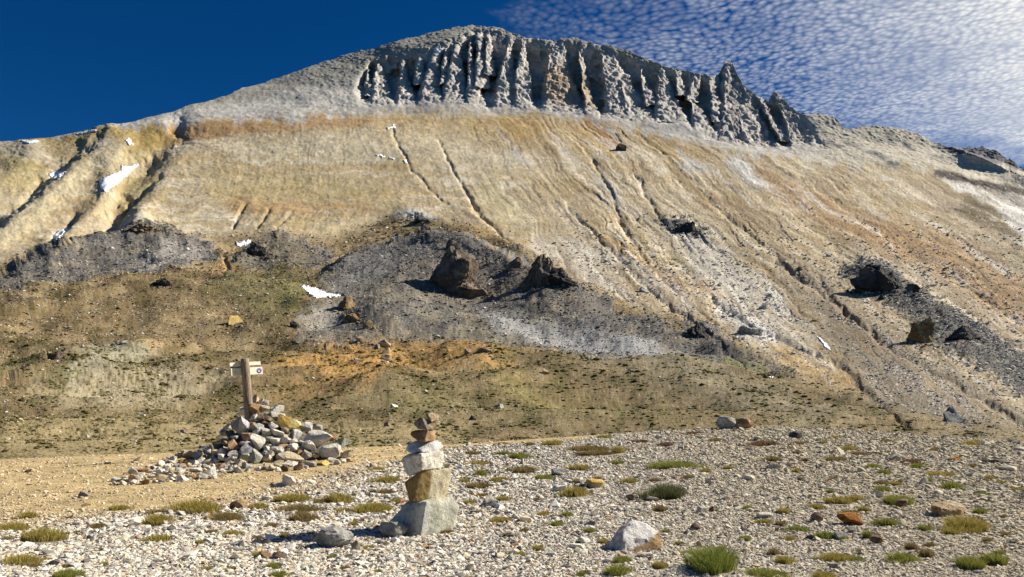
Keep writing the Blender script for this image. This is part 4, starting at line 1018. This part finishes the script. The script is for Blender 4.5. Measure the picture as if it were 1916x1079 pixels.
PAL = .93*np.array([[.74,.70,.62],[.64,.60,.53],[.74,.69,.58],[.54,.49,.40],[.6,.51,.36],[.42,.38,.33],[.5,.38,.24],[.3,.27,.24],[.38,.22,.11],[.17,.15,.14]])
PW = np.array([.17,.18,.12,.17,.10,.10,.05,.06,.025,.04]); PW /= PW.sum()
def stone_cols(n, X, Y):
    idx = RNG.choice(len(PAL), n, p=PW); c = PAL[idx]*RNG.uniform(.82, 1.12, (n, 1))
    tr = trailness(X, Y)[:, None]; r = smooth(-1, 4, X-.1*Y)[:, None]
    c = c*(1-tr*.55)+np.array([.52,.38,.2])*tr*.55
    c = (c*(1-r*.6)+np.array([.50,.425,.29])*r*.6)*(1-.08*r)
    return c
X, Y, qx, qy = sample_fg(440000, 798, 1120, .85)
intuft = np.zeros(len(X), bool)
for (x_, y_, w_, h_, k_) in TUFTS: intuft |= ((qx-x_)/(w_*.46))**2 + ((qy-(y_-h_*.3))/(h_*.42))**2 < 1
X, Y = X[~intuft], Y[~intuft]
tr = trailness(X, Y); keep = RNG.uniform(0, 1, len(X)) < (1-.86*tr)
X, Y, tr = X[keep], Y[keep], tr[keep]
size = np.clip(.0031*Y*np.exp(RNG.normal(0, .42, len(X))), .009, .10)*(1-.3*tr)
size = size*(1-.28*smooth(-1, 1.5, X)*smooth(5.5, 2.5, X))
size = np.where(RNG.uniform(0, 1, len(X)) < .014, size*2.2, size)
Zs = fg_z(X, Y)+size*.12
me = scatter_stones('gravel', np.stack([X, Y, Zs], -1), size*1.15, stone_cols(len(X), X, Y), 5)
grm = terrain_mat('gravel_stone', (30., 120.), .8, 1.18, ((60., .5, .01),))
tag(link('gravel', me, grm), 'pale angular gravel covering the foreground slope', 'gravel', None, 'stuff')
print('gravel', len(X))

# ------------------------------------------------------------------ grass
def leaf_mat(name, c1, c2, tr=.25):
    m, nt, b = new_mat(name, .7)
    rnd = N(nt, 'ShaderNodeNewGeometry').outputs['Random Per Island']
    c = mixc(nt, rnd, c1, c2); L(nt, c, b.inputs['Base Color'])
    tl = N(nt, 'ShaderNodeBsdfTranslucent'); L(nt, c, tl.inputs['Color'])
    mx = N(nt, 'ShaderNodeMixShader'); mx.inputs[0].default_value = tr
    L(nt, b.outputs[0], mx.inputs[1]); L(nt, tl.outputs[0], mx.inputs[2]); L(nt, mx.outputs[0], nt.nodes['Material Output'].inputs['Surface']); return m
GM = {'o': leaf_mat('olive_blades', (.24,.20,.05), (.50,.41,.12)), 'g': leaf_mat('green_blades', (.16,.18,.04), (.38,.37,.09)),
      'b': leaf_mat('brown_blades', (.17,.13,.05), (.36,.27,.12)), 'r': leaf_mat('russet_blades', (.14,.08,.04), (.27,.17,.10)),
      'G': leaf_mat('bright_green_blades', (.13,.17,.03), (.32,.34,.08)), 'd': leaf_mat('dark_green_blades', (.06,.08,.03), (.20,.19,.09))}
def tuft_mesh(seed, n, asp, hgt, lean, wdt):
    """blades filling an irregular cushion one unit wide; asp = depth / width, hgt = height / width"""
    r = np.random.default_rng(seed); V = []; Fq = []
    lob = [(r.uniform(-.3, .3), r.uniform(-.3, .3)*asp, r.uniform(.16, .3)) for _ in range(4)]+[(0, 0, .3)]
    for i in range(n):
        lx, ly, lr = lob[r.integers(len(lob))]; an = r.uniform(0, 6.283); rad = lr*math.sqrt(r.uniform(0, 1))
        x = lx+rad*math.cos(an); y = ly+rad*math.sin(an)*asp
        cc = math.hypot(x/.5, y/(.5*asp)); h = hgt*(1.05-.6*min(cc, 1))*r.uniform(.55, 1.15)
        da = math.atan2(y, x)+r.normal(0, .9); ln = lean*(.25+cc)*r.uniform(.4, 1.3)
        dx, dy = math.cos(da)*ln*h, math.sin(da)*ln*h; w = wdt*r.uniform(.6, 1.3); pa = r.uniform(0, 3.14); wx_, wy_ = math.cos(pa)*w, math.sin(pa)*w
        k = len(V)
        V += [(x-wx_, y-wy_, -.02), (x+wx_, y+wy_, -.02), (x+dx*.45+wx_*.8, y+dy*.45+wy_*.8, h*.62), (x+dx*.45-wx_*.8, y+dy*.45-wy_*.8, h*.62),
              (x+dx*1.25+wx_*.15, y+dy*1.25+wy_*.15, h), (x+dx*1.25-wx_*.15, y+dy*1.25-wy_*.15, h)]
        Fq += [(k, k+1, k+2, k+3), (k+3, k+2, k+4, k+5)]
    return np_mesh('grass_tuft', V, Fq, None, True)
TM = {}
def get_tuft(kind, var, w, h):
    asp_h = h/w; cls = 0 if asp_h < .3 else 1 if asp_h < .42 else 2
    big_ = w > 60; key = (kind, var, cls, big_)
    if key not in TM:
        hg = (.12, .2, .34)[cls]
        me = tuft_mesh(hash((var, cls, big_)) % 9999, 2200 if big_ else 800, .9, hg, .8, .0042 if big_ else .0080); me.materials.append(GM[kind]); TM[key] = me
    return TM[key]
cn = {'o':'olive','g':'green','b':'brownish','r':'russet','G':'bright green','d':'dark green'}
SPEC = {(1338,1072):'tall bright green grass tuft, the largest at the bottom right of the gravel',(1244,933):'dark bushy green tuft with a brownish top in the middle of the gravel',
        (1801,993):'large olive grass cushion in front of the flat topped block',(371,957):'long yellow-olive grass mat beside the orange stone near the path',
        (693,960):'long yellow-olive grass mat left of the golden stone of the stack',(1075,930):'yellow-olive tuft left of the yellow flat rock',(1263,875):'long thin green grass strip behind the dark bushy tuft'}
recs = []
for (x, y, w, h, kd) in TUFTS[:_n0]:
    best = min(LAND, key=lambda q: math.hypot(q[0]-x, (q[1]-y)*2.2)); dx, dy = x-best[0], (y-best[1])*2.2
    side = ('right of' if dx > 0 else 'left of') if abs(dx) > abs(dy) else ('in front of' if dy > 0 else 'behind')
    sz = 'wide' if w > 60 else 'small' if w < 30 else 'low'
    recs.append([x, y, w, h, kd, (sz, cn[kd], side, best[2]), math.hypot(dx, dy)])
from collections import defaultdict
gr_ = defaultdict(list)
for r_i in recs: gr_[r_i[5]].append(r_i)
ORD = ['nearest', 'second nearest', 'third nearest', 'fourth nearest', 'fifth nearest', 'sixth nearest', 'seventh nearest', 'eighth nearest']
for key, lst in gr_.items():
    lst.sort(key=lambda q: q[6])
    for i, q in enumerate(lst):
        pre = '' if len(lst) == 1 else ORD[min(i, 7)]+' '
        q.append('%s%s %s grass tuft %s %s' % (pre, key[0], key[1], key[2], key[3]))
for (x, y, w, h, kd) in TUFTS[_n0:]: recs.append([x, y, w, h, kd, None, 0, 'tiny %s sprig of grass between the gravel stones' % cn[kd]])
for i, (x, y, w, h, kd, key, dd, lb) in enumerate(recs):
    p, t = hit_fg(x, y-h*.15); m_ = t/F
    me = get_tuft(kd, i % 3, w, h)
    o = link('grass_tuft', me, None, None, p)
    hg = (.12, .2, .34)[0 if h/w < .3 else 1 if h/w < .42 else 2]
    wd = w*m_*1.15; ht = h*m_*.95/max(hg, .01)
    o.scale = (wd, min(wd, 12*h*m_*.5/.9+wd*.25), ht*.85); o.rotation_euler.z = random.choice((0, math.pi)) + random.uniform(-.3, .3)
    tag(o, SPEC.get((x, y), lb), 'grass tuft', 'grass tufts in the gravel')

# ------------------------------------------------------------------ outcrops and boulders on the mountainside
MB = [
 # px, foot py, w, h, mat, label, cat, tilt, planes
 (852,530,104,74,'outbrown','large brown crumbling rock outcrop on the dark scree hill','rock outcrop',0,16),
 (880,552,74,34,'outbrown','lower rubbly foot of the large brown outcrop','rock outcrop',.2,10),
 (846,466,24,20,'outbrown','reddish knob behind the top of the large brown outcrop','boulder',0,10),
 (1012,526,58,56,'outbrown','tall dark brown tilted boulder right of the large outcrop','boulder',.35,10),
 (1052,532,60,26,'outdark','dark broken ledge trailing right from the tall tilted boulder','rock outcrop',.3,12),
 (964,501,34,23,'outbrown','smaller round dark boulder left of the tall tilted boulder','boulder',0,12),
 (1634,541,108,50,'outdark','black rock outcrop on the right slope','rock outcrop',0,12),
 (1708,546,22,17,'outdark','small black boulder right of the black outcrop','boulder',.2,10),
 (1722,640,50,44,'outtan','brown pointed boulder below the black outcrop','boulder',.3,10),
 (1285,433,44,23,'outdark','dark rock at the end of the grey spur high on the slope','rock outcrop',.2,10),
 (1303,624,42,22,'outdark','dark rock at the foot of the pale gullies','rock outcrop',.1,12),
 (1402,624,52,20,'outwhite','white crumbly outcrop in the gullied slope','rock outcrop',0,14),
 (478,475,46,24,'outdark','dark shaded rock beside the small snow patch','rock outcrop',-.1,10),  # dark-toned rock standing in for a patch of shadow
 (272,430,44,14,'outbrown','rough rocky crest of the left dark hill','rock outcrop',0,12),
 (790,413,30,12,'outdark','dark rock on the white scree patch above the outcrop','rock outcrop',0,12),
 (1162,280,20,9,'outbrown','small brown rock below the cliffs on the ochre slope','boulder',.3,10),
 (648,577,34,25,'outtan','tan boulder with a dark hollow at the right of the long snow patch','boulder',0,10),
 (659,599,34,14,'outtan','low tan boulder below the one beside the snow patch','boulder',0,12),
 (690,612,22,14,'outtan','tan boulder right of the low one on the grey scree','boulder',0,10),
 (551,612,18,13,'outdark','small dark boulder at the left end of the grey scree','boulder',0,10),
 (305,533,34,14,'outdark','dark flat boulder below the left dark hill','boulder',0,10),
 (440,605,26,16,'yellow','lone yellow boulder on the olive slope','boulder',0,9),
 (718,647,30,11,'tan','flat tan boulder, highest of the group on the orange ground','boulder',.2,9),
 (722,660,18,10,'tan','middle tan boulder of the group on the orange ground','boulder',0,9),
 (723,671,20,10,'tan','lowest tan boulder of the group on the orange ground','boulder',0,9),
 (705,652,13,10,'brown','brown boulder left of the group on the orange ground','boulder',0,9),
 (679,641,24,14,'tan','tan boulder at the upper edge of the orange ground','boulder',0,9),
 (1020,698,16,9,'tan','pale tan boulder on the olive slope right of the orange ground','boulder',0,9),
 (905,657,24,9,'brown','flat brown boulder at the lower rim of the grey scree','boulder',0,9),
 (877,660,18,10,'brown','brown boulder left of the flat one at the scree rim','boulder',0,9),
 (934,763,18,8,'grey','blue-grey stone on the dark olive ground above the gravel','stone',0,9),
 (737,762,15,7,'white','pale stone on the olive ground right of the cairn top','stone',0,9),
 (724,797,12,9,'brown','brown stone on the flat ground left of the balanced stack','stone',0,9),
 (884,785,15,9,'dark','dark stone on the flat ground right of the balanced stack','stone',0,9),
 (355,808,60,8,'tan','row of pale weathered rock in the turf left of the cairn','rock',0,12),
 (965,762,10,6,'dark','tiny dark stone right of the blue-grey one','stone',0,9),
 (232,642,16,6,'grey','grey flat stone on the crest of the left mound','stone',0,9),
 (100,672,26,16,'outbrown','brown rocks in the hollow behind the left mound','rock',0,12),
 (1785,790,40,30,'outwhite','heap of white boulders in the gully above the right brow','boulder',0,14),
 (1440,556,14,8,'outwhite','white boulder on the pale streak of the right slope','boulder',0,9),
 (1428,578,20,13,'outwhite','white boulder below the pale streak on the right slope','boulder',0,9),
 (1205,546,18,10,'outwhite','white boulder above the tan gullies','boulder',0,9),
 (1650,560,14,10,'outdark','small black rock under the black outcrop','boulder',0,9),
 (1805,632,44,26,'outdark','dark broken rock right of the brown pointed boulder','rock outcrop',.3,12),
 (1496,505,12,8,'outbrown','little brown rock at the head of the long gully','boulder',0,9),
]
for k, (x, y, w, h, mt, lb, ct, tl, npl) in enumerate(MB):
    p, m_, nv = mpt(x, y); far = w > 30
    kw = dict(planes=npl+14 if far else npl+6, rough=.10 if far else .05, cut=(.35, .8), taper=.8 if ct == 'rock outcrop' else .3)
    o = rock_obj('rock_outcrop' if ct == 'rock outcrop' else ct.replace(' ', '_'), 900+k, p, (w*m_, w*m_*.9, h*m_*1.6), mt, 0, .38, 6 if w > 40 else 4 if w > 24 else 3, tl, **kw)
    tag(o, lb, ct, 'rocks standing on the mountainside')

# loose stones and low growth over the slopes: countless, one object each
def sample_mt(n, region):
    px = RNG.uniform(-60, 1980, n); py = RNG.uniform(300, 850, n)
    j = np.clip(np.searchsorted(pxs, px)-1, 0, NC-2); i = np.clip(((py-ysk[j])/(895-ysk[j])), 0, 1)
    i = np.clip(np.round((i**(1/VE))*(NR-1)).astype(int), 0, NR-2)
    pr = region(px, py, i, j); k = RNG.uniform(0, 1, n) < pr
    i, j = i[k], j[k]
    return P[i, j] + RNG.normal(0, .3, (len(i), 1))*(P[i, j+1]-P[i, j]), P[i, j][:, 1]/F, i, j
n = 260000
Q, mq, ii, jj = sample_mt(n, lambda px, py, i, j: .55*DARK[i, j] + .28*(hillz*(1-DARK))[i, j]*(py < 830)*(1+1.4*(py < 645)) + .38*rz[i, j]*smooth(380, 500, py)*(.3+smooth(0, .5, st1[i, j])))
sz = np.clip(RNG.lognormal(.75, .5, len(Q)), 1.0, 8)*mq
cc = C[ii, jj]*RNG.uniform(.55, 1.8, (len(Q), 1)); lt = RNG.uniform(0, 1, (len(Q), 1)) < (.18+.4*rz[ii, jj][:, None]); cc = np.where(lt, np.array([.5,.47,.42])*RNG.uniform(.7, 1.25, (len(Q), 1)), cc)
sz = np.where(lt[:, 0] & (rz[ii, jj] > .3), sz*1.35, sz)
eq, es, ec = [], [], []
for (x, y, w, h, mt, lb, ct, tl, npl) in MB:
    if w < 22: continue
    base_c = {'outdark': (.06, .055, .055), 'outbrown': (.2, .15, .11), 'outtan': (.3, .22, .13), 'outwhite': (.6, .58, .54)}.get(mt, (.2, .17, .12))
    for _ in range(int(w*1.6)):
        an = random.uniform(0, 6.28); rr = random.uniform(.25, 1.0)**.7; px_ = x+math.cos(an)*rr*w*.8+rr*w*.15; py_ = y - h*.05 + math.sin(an)*rr*h*.3 + rr*h*.3
        p_, m_, _n = mpt(px_, py_); eq.append(p_); es.append(min(9, random.lognormvariate(1.0, .55))*m_); f_ = random.uniform(.6, 1.6); ec.append([c_*f_ for c_ in base_c])
Q = np.concatenate([Q, np.array(eq)]); sz = np.concatenate([sz, np.array(es)]); cc = np.concatenate([cc, np.array(ec)])
me = scatter_stones('scree', Q+np.array([0, 0, 1])*sz[:, None]*.12, sz*1.1, np.clip(cc, .04, .68), 8, planes=6)
tag(link('scree', me, terrain_mat('scree_stone', (1., 6.), .8, 1.2, ((3., .4, .1),))), 'loose stones strewn over the slopes below the mountain', 'scree', None, 'stuff')
print('scree', len(Q))
Q, mq, ii, jj = sample_mt(110000, lambda px, py, i, j: veg[i, j]*(py < 846)*smooth(-.2, .6, n2[i, j]+.5*sp[i, j]))
sz = np.clip(RNG.lognormal(1.35, .5, len(Q)), 1.5, 13)*mq
cc = np.array([.068,.060,.024])*RNG.uniform(.6, 1.9, (len(Q), 1)) + np.array([.05, .025, 0])*RNG.uniform(0, 1, (len(Q), 1))
V, Fc = ico(1); lobes = []
for k in range(20):
    r = np.random.default_rng(k); v = V*np.array([1, r.uniform(.6, 1), .62])*.5; v = v*(1+.5*r.normal(0, .4, (len(V), 1))); lobes.append(v)
lobes = np.array(lobes); vi = RNG.integers(0, 20, len(Q)); VV = lobes[vi]*sz[:, None, None] + (Q+np.array([0, 0, 1])*sz[:, None]*.06)[:, None, :]
me = np_mesh('low_plants', VV.reshape(-1, 3), (Fc[None]+(np.arange(len(Q))*len(V))[:, None, None]).reshape(-1, 3), np.repeat(cc, len(V), 0), False)
tag(link('low_plants', me, terrain_mat('low_plant_leaf', (3., 20.), .7, 1.3, ((20., .6, .05),))), 'low dark cushions of alpine plants dotting the olive slopes', 'plants', None, 'stuff')
print('plants', len(Q))

# ------------------------------------------------------------------ snow patches
snow, nt, b = new_mat('snow', .6); tc = N(nt, 'ShaderNodeNewGeometry').outputs['Position']; nn_ = noise_n(nt, tc, .8, 6, .6); L(nt, mixc(nt, mrange(nt, noise_n(nt, tc, .35, 6, .65).outputs['Fac'], .5, .68, 0, .75), (.86, .88, .92), (.60, .55, .48)), b.inputs['Base Color']); bp = N(nt, 'ShaderNodeBump'); bp.inputs['Strength'].default_value = .3; bp.inputs['Distance'].default_value = .3
L(nt, nn_.outputs['Fac'], bp.inputs['Height']); L(nt, bp.outputs[0], b.inputs['Normal'])
SN = [([(184,336),(200,330),(225,319),(228,309),(240,311),(263,306),(240,328),(218,346),(198,361),(188,352)], 'largest snow patch lying in the left gully'),
 ([(91,326),(106,319),(123,322),(112,331),(96,337)], 'snow patch left of the largest one in the next gully'),
 ([(101,440),(112,430),(131,424),(118,438),(103,452)], 'narrow snow streak in the low gully at left'),
 ([(233,263),(241,257),(251,271),(241,273)], 'small snow patch near the skyline above the largest one'),
 ([(38,264),(70,262),(73,266),(50,269)], 'thin snow strip on the far left skyline'),
 ([(143,250),(168,244),(182,243),(178,247),(150,251)], 'thin snow strip on the skyline right of the first strip'),
 ([(434,453),(455,450),(473,447),(466,458),(448,462)], 'small snow patch above the olive slope beside a dark rock'),
 ([(560,532),(590,537),(612,547),(645,554),(620,557),(592,558),(578,552),(572,545)], 'long snow patch at the foot of the dark scree hill'),
 ([(811,90),(825,86),(829,95),(820,102),(813,97)], 'little snow patch at the top of the cliffs'),
 ([(722,239),(731,237),(737,231),(741,242),(727,242)], 'small snow fleck on the ochre band below the cliffs'),
 ([(700,289),(712,289),(723,293),(716,296)], 'leftmost of three snow flecks on the ochre slope'),
 ([(727,293),(740,296),(737,300),(728,297)], 'middle of three snow flecks on the ochre slope'),
 ([(752,297),(760,299),(764,306),(756,304)], 'rightmost of three snow flecks on the ochre slope'),
 ([(1526,629),(1536,633),(1546,642),(1556,656),(1546,653),(1536,641)], 'thin white snow streak in a gully on the right slope'),
 ([(1418,697),(1440,702),(1452,707),(1440,709),(1425,703)], 'thin white snow streak at the foot of the right slope')]
for pl, lb in SN:
    A_ = np.array(pl, float); j0, j1 = np.searchsorted(pxs, [A_[:, 0].min()-3, A_[:, 0].max()+3])
    sx_, sy_ = invpix(P[:, j0:j1, 0], P[:, j0:j1, 1], P[:, j0:j1, 2])
    i_ok = np.nonzero(((sy_ > A_[:, 1].min()-3) & (sy_ < A_[:, 1].max()+3)).any(1))[0]
    i0, i1 = max(i_ok.min()-1, 0), min(i_ok.max()+2, NR)
    SX, SY = sx_[i0:i1], sy_[i0:i1]; d = polydist(SX, SY, pl, True) + 1.6*fbm(SX/7, SY/3, 1.0, 4, .7)
    PP = P[i0:i1, j0:j1].copy(); NN = Nn[i0:i1, j0:j1]; mp0 = PP[..., 1:2]/F
    th = np.clip(-d, -1, 3)[..., None]
    PP = PP + NN*mp0*(.12+.2*th)
    fcs = grid_faces(*PP.shape[:2]); keepf = (d.reshape(-1)[fcs] < .3).all(1)
    if keepf.sum() < 3: print('snow small', lb); keepf = (d.reshape(-1)[fcs] < 1.2).any(1)
    fcs = fcs[keepf]; used, inv = np.unique(fcs, return_inverse=True); Vv = PP.reshape(-1, 3)[used]; c0 = Vv.mean(0)
    me = np_mesh('snow_patch', Vv-c0, inv.reshape(-1, 4)); o = link('snow_patch', me, snow, None, c0)
    md = o.modifiers.new('thickness', 'SOLIDIFY'); md.thickness = float(mp0.mean()*.8); md.offset = -1
    tag(o, lb, 'snow patch', 'snow patches on the mountainside')
